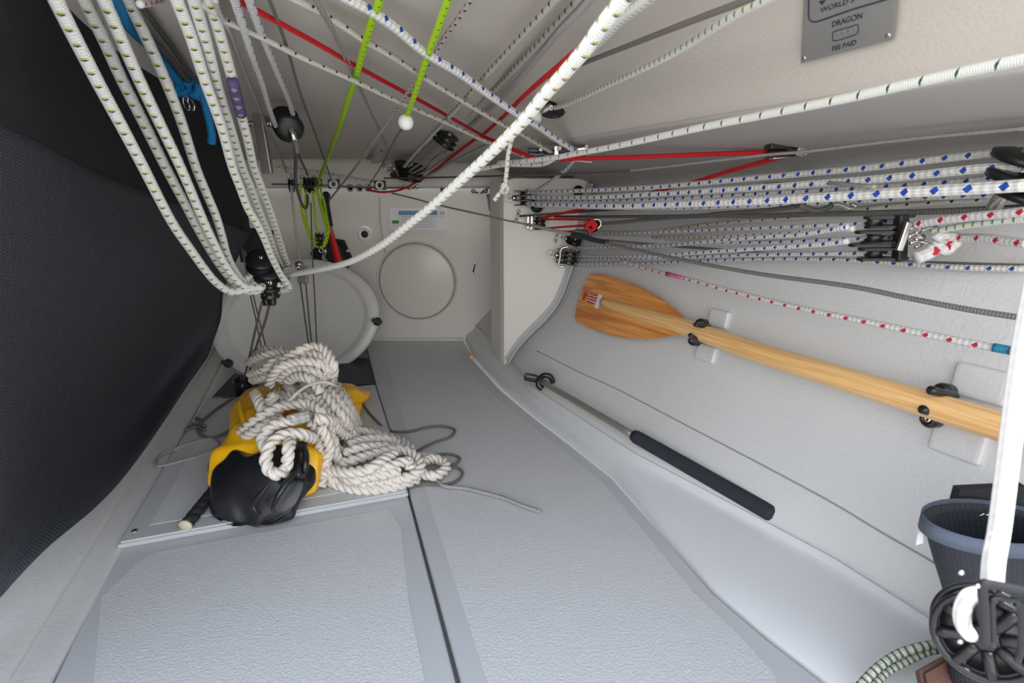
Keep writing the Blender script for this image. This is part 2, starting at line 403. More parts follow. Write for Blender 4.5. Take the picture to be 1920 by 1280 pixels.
# floor base below the panels
fl = box('floor', V((-.15, .55, -.03)), (1.9, 2.5, .03), Matrix.Identity(3), 'groove', None, 0)
struct(fl, 'dark recess under the sole panels')
def poly_floor(name, pixs, z0, z1, m, parent=None, bev=.002, zp=0, extra=()):
    pp = [PZ(x, y, zp) for x, y in pix(pixs)]+[V(e) for e in extra]
    return prism(name, [(p.x, p.y) for p in pp], z1-z0, Matrix.Translation((0, 0, z0)), m, parent, bev)
rb = [(interp(Ft, Y)-.003, Y, 0) for Y in (.40, .2, 0, -.3, -.6)]
c_line = lambda Y, d=0: (PZ(765, 925, 0).x+(PZ(860, 1280, 0).x-PZ(765, 925, 0).x)*(Y-PZ(765, 925, 0).y)/(PZ(860, 1280, 0).y-PZ(765, 925, 0).y)+d, Y, 0)
fp = struct(poly_floor('floor_panel', '685,638 870,638 882,669 936,729 997,780 1072,837 1146,895 1226,986 1336,1112 1436,1197 1540,1277',
      -.015, 0, 'floor', None, .0015, 0, rb[0:]+[c_line(-.6, .003), c_line(.433, .003), c_line(PZ(767, 925, 0).y, .003), tuple(PZ(706, 722, 0))]), 'right hand grey sole panel')
poly_floor('nonskid_pad', '722,660 855,657 872,690 925,742 990,793 1064,852 1135,910 1210,1000 1300,1110 1390,1195 1450,1262', 0, .0007, 'grip', fp, 0, 0,
      [(.25, .30, 0), (.35, -.3, 0), c_line(-.3, .03), c_line(.433, .03), c_line(.62, .03), tuple(PZ(800, 925, 0)), tuple(PZ(745, 745, 0)), tuple(PZ(728, 680, 0))])
fp2 = struct(poly_floor('floor_panel', '223,1021 500,972 763,925 765,932', -.015, 0, 'floor', None, .0015, 0,
      [c_line(.433, -.003), c_line(-.6, -.003), (XL(-.6)+.003, -.6, 0), (XL(.433)+.003, .433, 0)]), 'left hand grey sole panel in the foreground')
poly_floor('nonskid_pad', '262,1052 290,1036 500,996 728,955 752,990', 0, .0007, 'grip', fp2, 0, 0,
      [c_line(.55, -.035), c_line(.433, -.035), c_line(-.3, -.035), (XL(-.3)+.045, -.3, 0), (XL(.433)+.045, .433, 0), tuple(PZ(190, 1120, 0))])
# raised hatch
hz = .011
hp = thing('floor_hatch', PZ(480, 880, 0), 'raised rectangular sole hatch under the yellow bag', 'hatch')
hpoly = '220,1018 260,952 310,868 352,802 384,750 470,741 632,727 703,720 735,820 765,921 500,968'
poly_floor('panel', hpoly, .0, hz, 'floor', hp, .003, hz)
poly_floor('nonskid_pad', '281,984 330,900 380,815 418,765 500,757 640,742 690,738 715,830 738,906 500,948', hz, hz+.0007, 'grip', hp, 0, hz)
for q in ((252, 995), (412, 747), (692, 727)):
    lathe('screw', [(.0045, 0), (.0045, .001), (.002, .0013)], PZ(*q, hz), V((0, 0, 1)), 'steel', hp, 14)
# dark opening in the floor near the oval lid
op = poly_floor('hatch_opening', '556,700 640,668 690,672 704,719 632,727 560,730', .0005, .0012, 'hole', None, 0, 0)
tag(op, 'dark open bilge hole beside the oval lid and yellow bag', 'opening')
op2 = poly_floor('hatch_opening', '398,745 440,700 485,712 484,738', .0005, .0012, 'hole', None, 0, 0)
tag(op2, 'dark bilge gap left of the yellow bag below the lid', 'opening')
# fore bulkhead
bk = struct(box('wall_front', V((-.5, BY+.012, .25)), (1.6, .024, .56), Matrix.Identity(3), 'bulk', None, 0), 'pale forward bulkhead')
# rounded cove at the foot of bulkhead
tube('cove', [V((-1.1, BY-.004, .002)), V((-.5, BY-.004, .002)), V((-.16, BY-.004, .002))], .006, 'bulk', bk, 8)
# beam over the bulkhead
bf = lambda Y, z: V((0, Y, z))
rows = []
for X in [-1.25+1.6*i/30 for i in range(31)]:
    rows.append([V((X, a.x, a.y)) for a in cat([V((1.70, .492, 0)), V((1.612, .491, 0)), V((1.600, .500, 0)), V((1.604, .53, 0)), V((1.615, .558, 0)), V((1.64, .575, 0))], 4)])
struct(thicken(gridobj('trim_3', rows, 'bulk'), .004), 'cream deck beam above the forward bulkhead')
# cabin roof and coaming
ysr = [.31+(1.66-.31)*i/60 for i in range(61)]
rows = []
for Y in ysr:
    K = interp(Kt, Y); zr = zroof(Y); zb = .57 if Y < 1.45 else .57-(Y-1.45)*.07; dz = max(zr-zb, .003); g = min(1, dz/.08)
    pr = [V((-1.25, zr-.02, 0)), V((-.75, zr, 0)), V((-.35+.1*(K-.1), zr+.004, 0)), V((K-.25, zr, 0)), V((K-.14, zr-dz*.08, 0)), V((K-.075, zr-dz*.28, 0)), V((K-.035, zb+dz*.42, 0)), V((K-.012, zb+dz*.12, 0)), V((K, zb, 0))]
    rows.append([V((a.x, Y, a.y)) for a in cat(pr, 4)])
roof = struct(gridobj('ceiling', rows, 'roof'), 'beige underside of the cabin roof curving into the coaming')
RB = bvh_of(roof); thicken(roof, .012, 1)
rows = []
for Y in ysr:
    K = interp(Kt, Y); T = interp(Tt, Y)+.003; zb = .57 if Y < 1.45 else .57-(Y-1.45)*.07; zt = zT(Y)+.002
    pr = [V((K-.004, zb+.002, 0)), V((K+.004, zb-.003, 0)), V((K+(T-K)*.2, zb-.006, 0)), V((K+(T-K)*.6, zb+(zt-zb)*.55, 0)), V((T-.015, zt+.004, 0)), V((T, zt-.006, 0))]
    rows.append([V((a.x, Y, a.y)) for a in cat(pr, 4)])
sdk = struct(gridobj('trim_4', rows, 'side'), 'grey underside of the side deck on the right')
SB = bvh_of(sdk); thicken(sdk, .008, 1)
# partition (half frame) on the right
PY = 1.35
sec = [a for a in cat([V((x, z, 0)) for x, z in hullsec(PY)], 6)]
outline = [(-.021, .512), (-.021, .034), (.0, .040)] + [(a.x, a.y) for a in sec if a.y > .06] + [(.195, .512)]
# matrix mapping local x->X, y->Z, z->Y
XZY = Matrix(((1, 0, 0, 0), (0, 0, 1, 0), (0, 1, 0, 0), (0, 0, 0, 1)))
pt_ = prism('wall_partition', outline, .03, Matrix.Translation((0, PY, 0)) @ XZY, 'bulk', None, .002)
struct(pt_, 'pale half frame standing out from the hull on the right')
prism('return_flange', [(-.0205, PY+.004), (-.0205, PY+.03), (-.050, PY+.10), (-.058, PY+.10), (-.030, PY+.02)], .475, Matrix.Translation((0, 0, .03)), 'bulk', pt_, .001)
sect = [V((a.x, PY, a.y)) for a in sec if a.y > .045]
vs, fs = [], []
L2 = []
for i, a in enumerate(sect):
    t = (sect[min(i+1, len(sect)-1)]-sect[max(0, i-1)]).normalized(); nrm = V((-t.z, 0, t.x))
    L2.append([a+nrm*.010+V((0, -.0005, 0)), a+nrm*.006+V((0, -.007, 0)), a+nrm*.001+V((0, -.016, 0)), a+nrm*.0006+V((0, -.034, 0)), a-nrm*.002+V((0, -.036, 0))])
gridobj('bonding_strip', L2, 'ledge', pt_)
# circular hatch, vent, joint lines and sticker on the bulkhead
def Bk(x, y, off=0): return P(x, y, BY-off)
hc = Bk(782, 528)
ch = thing('inspection_hatch', hc, 'large round flush inspection hatch in the forward bulkhead', 'hatch')
rh = (Bk(857, 528)-Bk(708, 528)).length/2
lathe('hatch_lid', [(rh*.93, 0), (rh*.93, .0025), (rh*.90, .004), (.001, .0045)], hc, V((0, -1, 0)), 'bulk', ch, 64)
tube('hatch_ring', [hc+V((rh*math.cos(a), -.001, rh*math.sin(a))) for a in [2*math.pi*i/32 for i in range(33)]], .0032, 'bulk', ch, 8, 2)
tube('seam', [hc+V((rh*.955*math.cos(a), -.0005, rh*.955*math.sin(a))) for a in [2*math.pi*i/32 for i in range(33)]], .0018, 'groove', ch, 6, 2)
vc = Bk(684, 439)
vt = thing('drain_fitting', vc, 'small white round fitting with a dark hole in the bulkhead', 'fitting')
lathe('flange', [(.024, 0), (.023, .003), (.013, .004), (.011, .002)], vc, V((0, -1, 0)), 'white', vt, 28)
lathe('bore', [(.011, 0), (.0108, .0032)], vc, V((0, -1, 0)), 'hole', vt, 20)
tube('seam', [Bk(x, y, .0003) for x, y in pix('714,360 713,400 717,440 722,476')], .0012, 'groove', bk, 6, 3)
stk = thing('safety_sticker', Bk(786, 410), 'white information sticker with blue header on the bulkhead', 'sticker')
def bkquad(name, x0, y0, x1, y1, off, m):
    c = [Bk(x0, y0, off), Bk(x1, y0, off), Bk(x1, y1, off), Bk(x0, y1, off)]
    b = [p+V((0, .0004, 0)) for p in c]
    return fromdata(name, c+b, [(0, 1, 2, 3), (7, 6, 5, 4), (0, 4, 5, 1), (1, 5, 6, 2), (2, 6, 7, 3), (3, 7, 4, 0)], m, stk, False)
bkquad('paper', 731, 390, 838, 431, .0008, 'paper'); bkquad('header', 747, 395, 820, 403, .0014, 'pblue'); bkquad('green_mark', 735, 413, 748, 419, .0014, 'pgreen')
for i in range(5): bkquad('print_line', 752, 406+i*4.5, 818-(i*7) % 13, 407.2+i*4.5, .0014, 'pgrey')
bkquad('print_line', 824, 396, 834, 402, .0014, 'pgrey')
k = Bk(889, 503)
cl = thing('cotter_latch', k, 'tiny bronze latch with two screws on the bulkhead', 'fitting')
tube('pin', [k+V((.003, -.004, .012)), k+V((0, -.006, 0)), k+V((-.003, -.004, -.012))], .0024, 'brown', cl, 8)
screw(k+V((.004, 0, .016)), V((0, -1, 0)), .005, cl); screw(k+V((-.004, 0, -.016)), V((0, -1, 0)), .005, cl)
# black corner pieces by the end of the net
o = prism('black_cloth_corner', [(0, 0), (.085, -.01), (.075, -.09), (.0, -.085)], .02, Matrix.Translation(P(440, 425, 1.30)) @ XZY, 'bandf', None, .004)
tag(o, 'black cloth corner hanging behind the end of the net', 'cloth')
# ================================================================ NET ON THE LEFT
def surf(rowsdef, nr=6, nc=8):
    R = [[P(*q) for q in r] for r in rowsdef]
    cols = [cat(r, nc) for r in R]; nC = len(cols[0]); out = []
    cc = [cat([c[j] for c in cols], nr) for j in range(nC)]
    return [[cc[j][i] for j in range(nC)] for i in range(len(cc[0]))]
R3 = [(-300, 140, .33), (0, 232, .5), (200, 330, .76), (350, 388, .98), (468, 437, 1.18)]
net = thing('stowage_net', P(200, 600, .8), 'large black mesh stowage net with cloth band on the left', 'net')
b_rows = surf([[(-300, -120, .30), (-60, -120, .40), (60, -120, .50), (140, -120, .58), (190, -110, .66)],
               [(-300, 40, .31), (-40, 60, .44), (100, 100, .58), (210, 90, .70), (300, 55, .80)],
               [(-300, 100, .32), (-20, 150, .46), (150, 220, .66), (290, 265, .86), (405, 225, 1.02)],
               [(-300, 120, .325), (-10, 190, .48), (180, 275, .71), (330, 340, .93), (452, 350, 1.12)], R3])
thicken(gridobj('cloth_band', b_rows, 'bandf', net), .003)
m_rows = surf([R3, [(-300, 420, .34), (-30, 450, .49), (180, 500, .74), (330, 510, .99), (440, 492, 1.19)],
               [(-300, 700, .34), (-40, 680, .48), (140, 660, .72), (300, 630, 1.0), (418, 545, 1.21)],
               [(-300, 950, .34), (-40, 900, .46), (110, 850, .68), (280, 750, .96), (412, 600, 1.2)],
               [(-300, 1400, .30), (-60, 1185, .44), (75, 1040, .51), (240, 885, .72), (388, 668, 1.12)]], 8, 10)
thicken(gridobj('mesh_panel', m_rows, 'mesh', net), .002)
# ================================================================ OVAL LID
lidc = P(556, 600, 1.50)
lid = thing('oval_hatch_lid', lidc, 'big pale oval hatch lid leaning over the bilge hole', 'lid')
ln = V((0.10, -.93, .35)).normalized(); lx = V((.96, .1, .14)); lx = (lx-ln*lx.dot(ln)).normalized(); ly = ln.cross(lx)
LM = Matrix.Translation(lidc) @ Matrix((lx, ly, ln)).transposed().to_4x4()
def oval(f, h, a=.238, b=.178, cut=-.235):
    q = []
    for i in range(72):
        t = 2*math.pi*i/72; x = f*a*math.cos(t); y = f*b*math.sin(t)
        q.append(V((max(x, cut*f), y, h)))
    return q
rings = [oval(1, -.008), oval(1.0, .003), oval(.985, .007), oval(.87, .008), oval(.855, .006), oval(.81, -.002), oval(.79, -.004), oval(.4, -.004), oval(.01, -.004)]
vs = [LM @ p for r in rings for p in r]; fs = []
for i in range(len(rings)-1):
    for k in range(72): fs.append((i*72+k, i*72+(k+1) % 72, (i+1)*72+(k+1) % 72, (i+1)*72+k))
fs.append(tuple(reversed(range(72))))
lo = fromdata('lid_shell', vs, fs, 'lid', lid)
for q in ((708, 603, 1.50), (429, 681, 1.36)):
    c = P(*q)
    kb = lathe('knob', [(.006, -.012), (.011, -.004), (.013, .004), (.011, .012), (.004, .016)], c, ln, 'rubber', lid, 8)
    box('knob_grip', c+ln*.012, (.012, .030, .010), frame(ln, V((.3, 0, 1))).to_3x3(), 'rubber', kb, .3)
# ================================================================ DRY BAG
bag = thing('dry_bag', V((-.42, .9, hz)), 'yellow waterproof bag with a folded black end under the rope', 'bag')
def blob(secs, ns=36, wr=.004, seed=1, zb=hz, pw=2.6):
    rows = []
    ss = cat([V((s[1], s[2], s[3])) for s in secs], 8); yy = cat([V((s[0], 0, 0)) for s in secs], 8)
    for s, y in zip(ss, yy):
        r = []
        for k in range(ns):
            a = 2*math.pi*k/ns; c, sn = math.cos(a), math.sin(a)
            x = abs(c)**(2/pw)*math.copysign(1, c)*s.y; z = (abs(sn)**(2/pw)*math.copysign(1, sn)*.5+.5)*s.z
            f = wr*(math.sin(a*5+y.x*40+seed)+.7*math.sin(a*9-y.x*63+seed*2)+.6*math.sin(y.x*110+3*math.sin(a*2)+seed))
            x += f*c; z += f*max(sn, 0)*.8
            r.append(V((s.x+x, y.x+f*.5, zb+max(z, .001))))
        rows.append(r)
    return rows
def closed(rows, name, m, parent):
    ns = len(rows[0]); vs = [v for r in rows for v in r]; fs = []
    for i in range(len(rows)-1):
        for k in range(ns): fs.append((i*ns+k, i*ns+(k+1) % ns, (i+1)*ns+(k+1) % ns, (i+1)*ns+k))
    fs.append(tuple(reversed(range(ns)))); fs.append(tuple((len(rows)-1)*ns+k for k in range(ns)))
    o = fromdata(name, vs, fs, m, parent)
    md = o.modifiers.new('sub', 'SUBSURF'); md.levels = 1; md.render_levels = 1
    return o
closed(blob([(.752, -.398, .086, .045), (.775, -.402, .090, .082), (.80, -.405, .086, .092), (.86, -.416, .088, .098), (.95, -.442, .102, .10), (1.05, -.455, .122, .085), (1.12, -.452, .128, .06), (1.18, -.448, .11, .02)], wr=.0042), 'yellow_body', 'yellow', bag)
# yellow collar that frames the black end
cz = []
closed(blob([(.79, -.396, .068, .088), (.768, -.392, .072, .092), (.745, -.393, .074, .088), (.725, -.394, .073, .074), (.708, -.393, .066, .05), (.698, -.392, .056, .028), (.693, -.392, .035, .012)], wr=.0062, seed=2.2, zb=.003, pw=2.3), 'black_end', 'neo', bag)
def onbag(s): return [PZ(x, y, z) for x, y, z in pix(s)]
for s in ('506,905,.085 490,925,.07 478,942,.055 482,955,.045 492,960,.038', '566,872,.088 545,895,.085 525,925,.07 513,950,.05 519,957,.045'):
    p = onbag(s); p = [q+V((0, -.004, 0)) for q in p]
    tube('fold', p, .0045, 'neo', bag, 8, 5, rfun=lambda t: .35+.65*math.sin(math.pi*min(1, max(0, t))))
# yellow side flap and handle ring
flp = [PZ(565, 835, .085), PZ(592, 832, .075), PZ(600, 880, .04), PZ(598, 915, .014), PZ(575, 918, .014), PZ(560, 890, .045)]
fb = [p+V((0, .02, -.004)) for p in flp]
fromdata('side_flap', flp+fb, [(0, 1, 2, 3, 4, 5), (11, 10, 9, 8, 7, 6)]+[(i, i+6, (i+1) % 6+6, (i+1) % 6) for i in range(6)], 'yellow', bag, False)
tube('handle_loop', onbag('562,838,.10 572,846,.095 573,868,.085 568,888,.07 560,890,.075 558,872,.085'), .0055, 'neo', bag, 8, 5)
tube('handle_strap', onbag('548,838,.108 560,834,.104 572,836,.098'), .006, 'neo', bag, 8, 5)
cor = [PZ(640, 735, .055), PZ(678, 756, .045), PZ(668, 802, .016), PZ(640, 790, .05), PZ(625, 750, .07)]
cb = [p+V((-.004, .02, -.014)) for p in cor]
fromdata('far_corner', cor+cb, [(0, 1, 2, 3, 4), (9, 8, 7, 6, 5)]+[(i, i+5, (i+1) % 5+5, (i+1) % 5) for i in range(5)], 'yellow', bag, False)
bk2 = onbag('452,742,.10 478,748,.105 486,770,.105 470,792,.10 448,810,.09 438,790,.09 442,765,.095')
fromdata('roll_fold', bk2+[p+V((0, .02, -.03)) for p in bk2], [tuple(range(7)), tuple(reversed(range(7, 14)))]+[(i, i+7, (i+1) % 7+7, (i+1) % 7) for i in range(7)], 'yellow', bag, False)
tube('fold', onbag('447,752,.108 452,775,.106 456,795,.10 444,806,.095'), .004, 'yellow', bag, 8, 5)
# ================================================================ LAID ANCHOR ROPE
AR = .0098
def laid(s, r=AR, n=0):
    pts = [PZ(x, y, z) for x, y, z in pix(s)]; c = cat(pts, 12)
    # resample evenly
    out = [c[0]]; acc = 0; step = r*.22
    for i in range(1, len(c)):
        a = c[i-1]; d = (c[i]-a).length; 
        if d < 1e-9: continue
        while acc+d >= step:
            t = (step-acc)/d; a = a.lerp(c[i], t); out.append(a); d = (c[i]-a).length; acc = 0
            if d < 1e-9: break
        acc += d
    return sweep(out, r, 15, lobes=3, pitch=r*4.2, depth=.48)
loops = [
 # base layers over the bag
 '600,700,.12 560,720,.125 530,760,.125 510,790,.12 500,815,.11',
 '520,735,.12 560,760,.115 600,790,.10 620,825,.07 640,850,.045',
 '545,715,.13 575,750,.13 600,785,.115 618,815,.09 612,850,.05',
 '560,705,.14 592,745,.14 620,785,.12 640,812,.075 665,826,.04',
 '578,700,.15 610,740,.14 640,780,.11 655,800,.075',
 '592,700,.145 622,738,.135 650,775,.10 662,797,.06',
 '605,700,.14 635,735,.12 656,768,.09 668,800,.04',
 '618,705,.13 640,735,.105 658,765,.075 672,798,.03',
 '532,705,.135 552,740,.14 580,775,.13 598,800,.11',
 '520,745,.13 545,742,.14 575,745,.145 600,760,.13 622,785,.10',
 # left side of the hank
 '470,702,.13 490,696,.15 505,685,.165 520,676,.17 545,672,.17',
 '474,712,.12 492,708,.14 510,702,.15 530,698,.15',
 '468,680,.13 480,672,.15 500,664,.165 522,660,.17 548,662,.17',
 '478,662,.14 500,656,.16 530,655,.165',
 # upper hank arches
 '505,722,.14 510,706,.16 522,690,.18 545,680,.19 572,677,.195 598,682,.19 616,694,.175 622,712,.15',
 '516,690,.17 535,672,.19 560,658,.205 585,650,.21 603,652,.21 616,666,.20 625,685,.185 624,706,.16',
 '540,690,.175 562,672,.19 585,664,.20 603,672,.195 612,690,.18 612,708,.16',
 '525,712,.15 538,698,.17 560,692,.18 585,696,.18 602,708,.165 610,725,.15',
 '540,715,.155 556,706,.17 575,708,.175 592,720,.165 602,738,.15',
 # stubs left
 '478,738,.13 484,750,.135 490,765,.13 494,778,.12',
 '500,760,.125 508,748,.135 515,742,.14 512,755,.13 505,768,.12',
 # long arc over the bag
 '433,836,.055 445,818,.085 462,802,.11 482,786,.125 508,771,.135 535,760,.14 560,756,.145 583,758,.145 600,772,.14 612,790,.12 622,812,.09',
 '440,838,.06 458,820,.095 480,806,.115 505,793,.125 530,788,.13',
 # whipped end and hanging eye
 '572,781,.145 550,787,.145 525,793,.14 505,803,.135 494,816,.125 492,830,.115 500,840,.11',
 '588,822,.10 565,814,.125 542,813,.13 522,820,.13 507,834,.125 500,852,.115 499,868,.105 506,882,.095 521,889,.09 534,881,.09 539,862,.105 541,842,.12 544,828,.122',
 # vertical run at the right of the bag
 '582,790,.13 596,812,.10 600,838,.075 602,865,.055 606,890,.035 600,915,.018',
 '612,800,.10 625,825,.08 628,848,.06 640,868,.04 660,880,.03',
 '590,785,.14 612,788,.13 635,792,.10 652,803,.07 668,822,.045 690,836,.03',
 '600,800,.12 612,822,.095 618,845,.07 612,872,.05 620,895,.03 640,905,.02',
 '640,812,.07 665,808,.05 695,812,.035 725,818,.03 752,828,.025 775,843,.02',
 '655,835,.055 680,826,.05 710,823,.045 738,826,.04 750,838,.035 752,850,.03',
 '645,850,.05 670,842,.055 700,838,.05 728,838,.045 748,845,.04',
 '640,868,.045 665,862,.05 690,855,.05 715,848,.05 745,843,.048 770,848,.045 786,862,.04 788,880,.035 772,893,.03 745,898,.028 715,903,.025 685,905,.025 655,900,.025 630,893,.025',
 '660,890,.035 690,884,.045 715,878,.05 735,874,.05 755,866,.05 770,868,.045 770,880,.04',
 '605,885,.04 625,882,.045 650,885,.05 680,882,.055 700,875,.06 720,862,.06 740,852,.055',
 '617,900,.02 640,910,.018 670,917,.016 700,918,.016 730,914,.016 760,906,.016 785,896,.016',
 '630,870,.035 655,898,.035 690,893,.04 725,888,.042 750,884,.04',
 '788,868,.03 805,861,.022 820,861,.018 834,868,.015 836,878,.014 822,890,.014 805,891,.016 790,885,.02',
 '790,858,.02 812,858,.014 830,866,.012', '680,868,.03 705,862,.035 730,866,.03 745,876,.03 735,888,.025',
 '650,830,.04 660,850,.04 680,864,.035 700,870,.03', '690,832,.03 720,834,.028 750,840,.02 778,850,.012',
 '620,885,.015 650,878,.012 690,872,.010 730,880,.010 760,876,.010']
parts = [laid(s) for s in loops]
vs, fs, us = merge(parts)
arope = tag(fromdata('anchor_rope', vs, fs, 'strand'), 'thick white three-strand rope coiled in a loose heap on the yellow bag', 'rope')
tube('whipping', onbag('578,779,.147 560,784,.146 545,788,.144'), AR*1.02, 'greyl', arope, 12, 4)
tag(tube('thin_cord', onbag('520,733,.15 535,742,.16 542,750,.16 558,736,.17 577,723,.175 605,716,.175 628,722,.165 642,731,.13'), .0026, 'thinw', None, 8, 6), 'thin cream cord curving across the white rope heap', 'cord')
# small cords on the floor
def fcord(s, r, m, label, z=None):
    pts = [PZ(q[0], q[1], (q[2] if len(q) > 2 else (r+hz if z is None else z))) for q in pix(s)]
    return tag(tube('cord', pts, r, m, None, 8, 8), label, 'cord')
fcord('655,722 665,737 677,753 693,775 710,793 722,803,.006 740,809,.005 772,808,.005 800,801,.005 828,799,.005 850,804,.005 852,811,.005 842,820,.005 815,829,.005 795,838,.005 780,848,.006', .0028, 'strap', 'thin grey cord looping on the floor from the lid to the rope heap')
fcord('788,860 810,854 838,851 857,855 862,861 855,869 843,874 858,877 867,885 862,897 848,905 825,909 800,907 770,911 748,916', .0026, 'strap', 'thin grey cord in two small bights right of the rope heap', .005)
fcord('815,893 822,905 838,912 870,915 905,923 945,934 980,948 1013,959', .0034, 'greyl', 'frayed grey cord tail pointing right across the floor panel', .005)
fcord('480,760,.10 462,775,.09 440,797,.07 425,810,.03 408,818,.015 392,820 378,815 371,806 377,792 390,780 405,768 422,756 440,744', .0032, 'strap', 'grey cord loop on the hatch left of the bag')
fcord('432,812,.02 400,820 370,828 342,836 320,845 303,853 292,864 296,873 310,872 340,864 365,857 392,847 408,838 410,830 400,824 388,824', .0026, 'greyl', 'thin light cord loop lying farthest left on the hatch')
fcord('385,806 365,800 350,806 362,795 378,790 368,784 384,800', .0035, 'strap', 'small tangled grey cord knot left of the bag')
# tow bar and its ring
br = thing('rubber_bar', PZ(380, 940, .02), 'black rubber covered bar with a cream end left of the bag', 'bar')
b0, b1 = PZ(349, 984, .016), PZ(414, 903, .03)
tube('bar_sleeve', [b0.lerp(b1, t) for t in (0, .33, .66, 1)], .0098, 'rubber', br, 14, 6, lobes=2, pitch=.03, depth=.12)
lathe('cream_tip', [(.0100, 0), (.0098, .004), (.003, .0048)], b0, b0-b1, 'cream', br, 18)
tube('steel_neck', [b1, b1.lerp(PZ(424, 888, .04), 1)], .007, 'steel', br, 10)
rg = thing('snap_ring', PZ(408, 872, .03), 'dark steel ring standing beside the left edge of the bag', 'ring')
rc = onbag('424,851,.06 412,850,.06 402,860,.05 396,876,.035 400,892,.02 412,898,.018 416,880,.035 420,862,.05')
tube('ring', rc+[rc[0]], .0055, 'rubber', rg, 8, 4)
tube('gate', [rc[0], rc[5]], .003, 'steel', rg, 8)
# small black gear beside the bag
sg = thing('turning_block', P(452, 722, 1.22), 'small black block at the floor left of the rope heap', 'pulley')
sgc = P(455, 722, 1.20)
lathe('sheave', [(.006, -.008), (.02, -.009), (.013, 0), (.02, .009), (.006, .008)], sgc, V((1, .2, .2)), 'black', sg, 20)
for s in (-1, 1): box('cheek', sgc+V((s*.012, 0, -.004)), (.004, .026, .05), Matrix.Identity(3), 'black', sg, .3)
screw(sgc+V((-.016, -.004, .01)), V((-1, -.3, 0)), .006, sg); box('base', sgc+V((.002, -.004, -.035)), (.03, .03, .02), Matrix.Identity(3), 'rubber', sg, .3)
# ================================================================ PADDLE
def bas(n, along):
    n = n.normalized(); x = (along-n*along.dot(n)).normalized(); y = n.cross(x); return x, y, n
A, nA = on(HB, 1095, 560, .022); Bp, nB = on(HB, 1325, 628, .030); C, nC = on(HB, 1890, 790, .040)
pd = thing('paddle', Bp, 'wooden paddle with orange blade clipped to the right hull side', 'paddle')
tip, _ = on(HB, 1088, 562, .02); throat, nt_ = on(HB, 1310, 622, .030)
d = (throat-tip); Lb = d.length; nn = (nA+nB).normalized(); x, y, n = bas(nn, d)
# outline from pixels, projected to the blade plane
def onplane(px, py, c, n):
    r = ray(px, py); return CAM+r*((c-CAM).dot(n)/r.dot(n))
op_ = '1110,513 1102,521 1094,540 1084,570 1079,592 1081,602 1096,610 1120,619 1150,629 1180,634 1210,635 1240,632 1268,628 1290,627 1305,629 1312,614 1300,606 1284,596 1265,580 1240,560 1215,546 1190,534 1160,523 1130,514'
pc = tip.lerp(throat, .5)
out = [onplane(a, b, pc, n) for a, b in pix(op_)]
def loc(p): q = p-pc; return (q.dot(x), q.dot(y))
poly = [loc(p) for p in out]
BM_ = Matrix.Translation(pc-n*.004) @ Matrix((x, y, n)).transposed().to_4x4()
bl = prism('blade', poly, .008, BM_, 'blade', pd, .002)
ul = bl.data.uv_layers.new(name='UVMap')
for p in bl.data.polygons:
    for li in p.loop_indices:
        q = bl.data.vertices[bl.data.loops[li].vertex_index].co-pc; ul.data[li].uv = (q.dot(x)*4, q.dot(y)*2.2)
sh0 = onplane(1095, 558, pc+n*.004, n)
shp = [onplane(1130, 566, pc+n*.001, n), onplane(1200, 588, pc, n), onplane(1262, 606, pc, n), onplane(1330, 629, pc, n), Bp.lerp(C, .35), Bp.lerp(C, .7), C+(C-Bp)*.12]
o = tube('shaft', shp, .0148, 'shaft', pd, 18, 8, rfun=lambda t: min(1, .62+t*2.4))
o['label'] = 'pale round shaft'
# printed label on the blade
def bq(name, q, off, m, parent=bl):
    c = [onplane(a, b, pc+n*off, n) for a, b in pix(q)]; bb = [p-n*.0006 for p in c]
    return fromdata(name, c+bb, [(0, 1, 2, 3), (7, 6, 5, 4), (0, 4, 5, 1), (1, 5, 6, 2), (2, 6, 7, 3), (3, 7, 4, 0)], m, parent, False)
bq('label_white', '1123,550 1129,553 1121,579 1114,576', .0066, 'paper'); bq('label_red', '1106,550 1119,553 1112,570 1100,566', .0066, 'pred')
bq('label_edge', '1096,547 1100,549 1095,563 1091,561', .0066, 'pred')
for i in range(3): bq('label_stroke', '%f,%f %f,%f %f,%f %f,%f' % (1103-i*.6, 551+i*5, 1119-i*2, 556+i*5, 1118.5-i*2, 557.5+i*5, 1102.5-i*.6, 552.5+i*5), .0072, 'paper')
# clips with pads on the hull
def clip(px, py, dirx, up, sc, label):
    c, nn = on(HB, px, py, .0)
    t = thing('paddle_clip', c, label, 'clip', 'black clips that hold the paddle')
    a = (C-Bp).normalized(); a = (a-nn*a.dot(nn)).normalized(); b = nn.cross(a)
    if b.z < 0: b = -b
    rot = Matrix((a, b, nn)).transposed()
    box('mounting_pad', c+a*.030*sc+b*up*.022*sc+nn*.001, (.070*sc, .048*sc, .012), rot, 'hull', t, .45, 3)
    e = c+nn*.010
    pv = lathe('pivot', [(.012*sc, 0), (.013*sc, .012), (.009*sc, .018), (.007*sc, .016)], e, nn, 'black', t, 20)
    screw(e+nn*.014, nn, .0062*sc, pv)
    q = [onplane(u_, v_, e+nn*(.014+.018*i), nn) for i, (u_, v_) in enumerate(pix(dirx))]
    tube('arm', q, .0062*sc, 'black', t, 10, 5)
    dd = (q[-1]-q[-2]).normalized()
    for k in range(4): box('grip_rib', q[-1]-dd*(.002+.006*k)*sc, (.0030, .016*sc, .015*sc), Matrix((dd, nn.cross(dd), nn)).transposed(), 'rubber', t, .2)
clip(1331, 608, '1330,612 1318,611 1303,608', 1, .62, 'black clip above the paddle throat, far end'); clip(1316, 643, '1316,640 1305,635 1294,628', -1, .62, 'black clip under the paddle throat, far end')
clip(1790, 735, '1790,742 1770,738 1744,731', 1, .75, 'black clip above the paddle shaft, near end'); clip(1766, 787, '1768,782 1750,775 1729,767', -1, .75, 'black clip under the paddle shaft, near end')
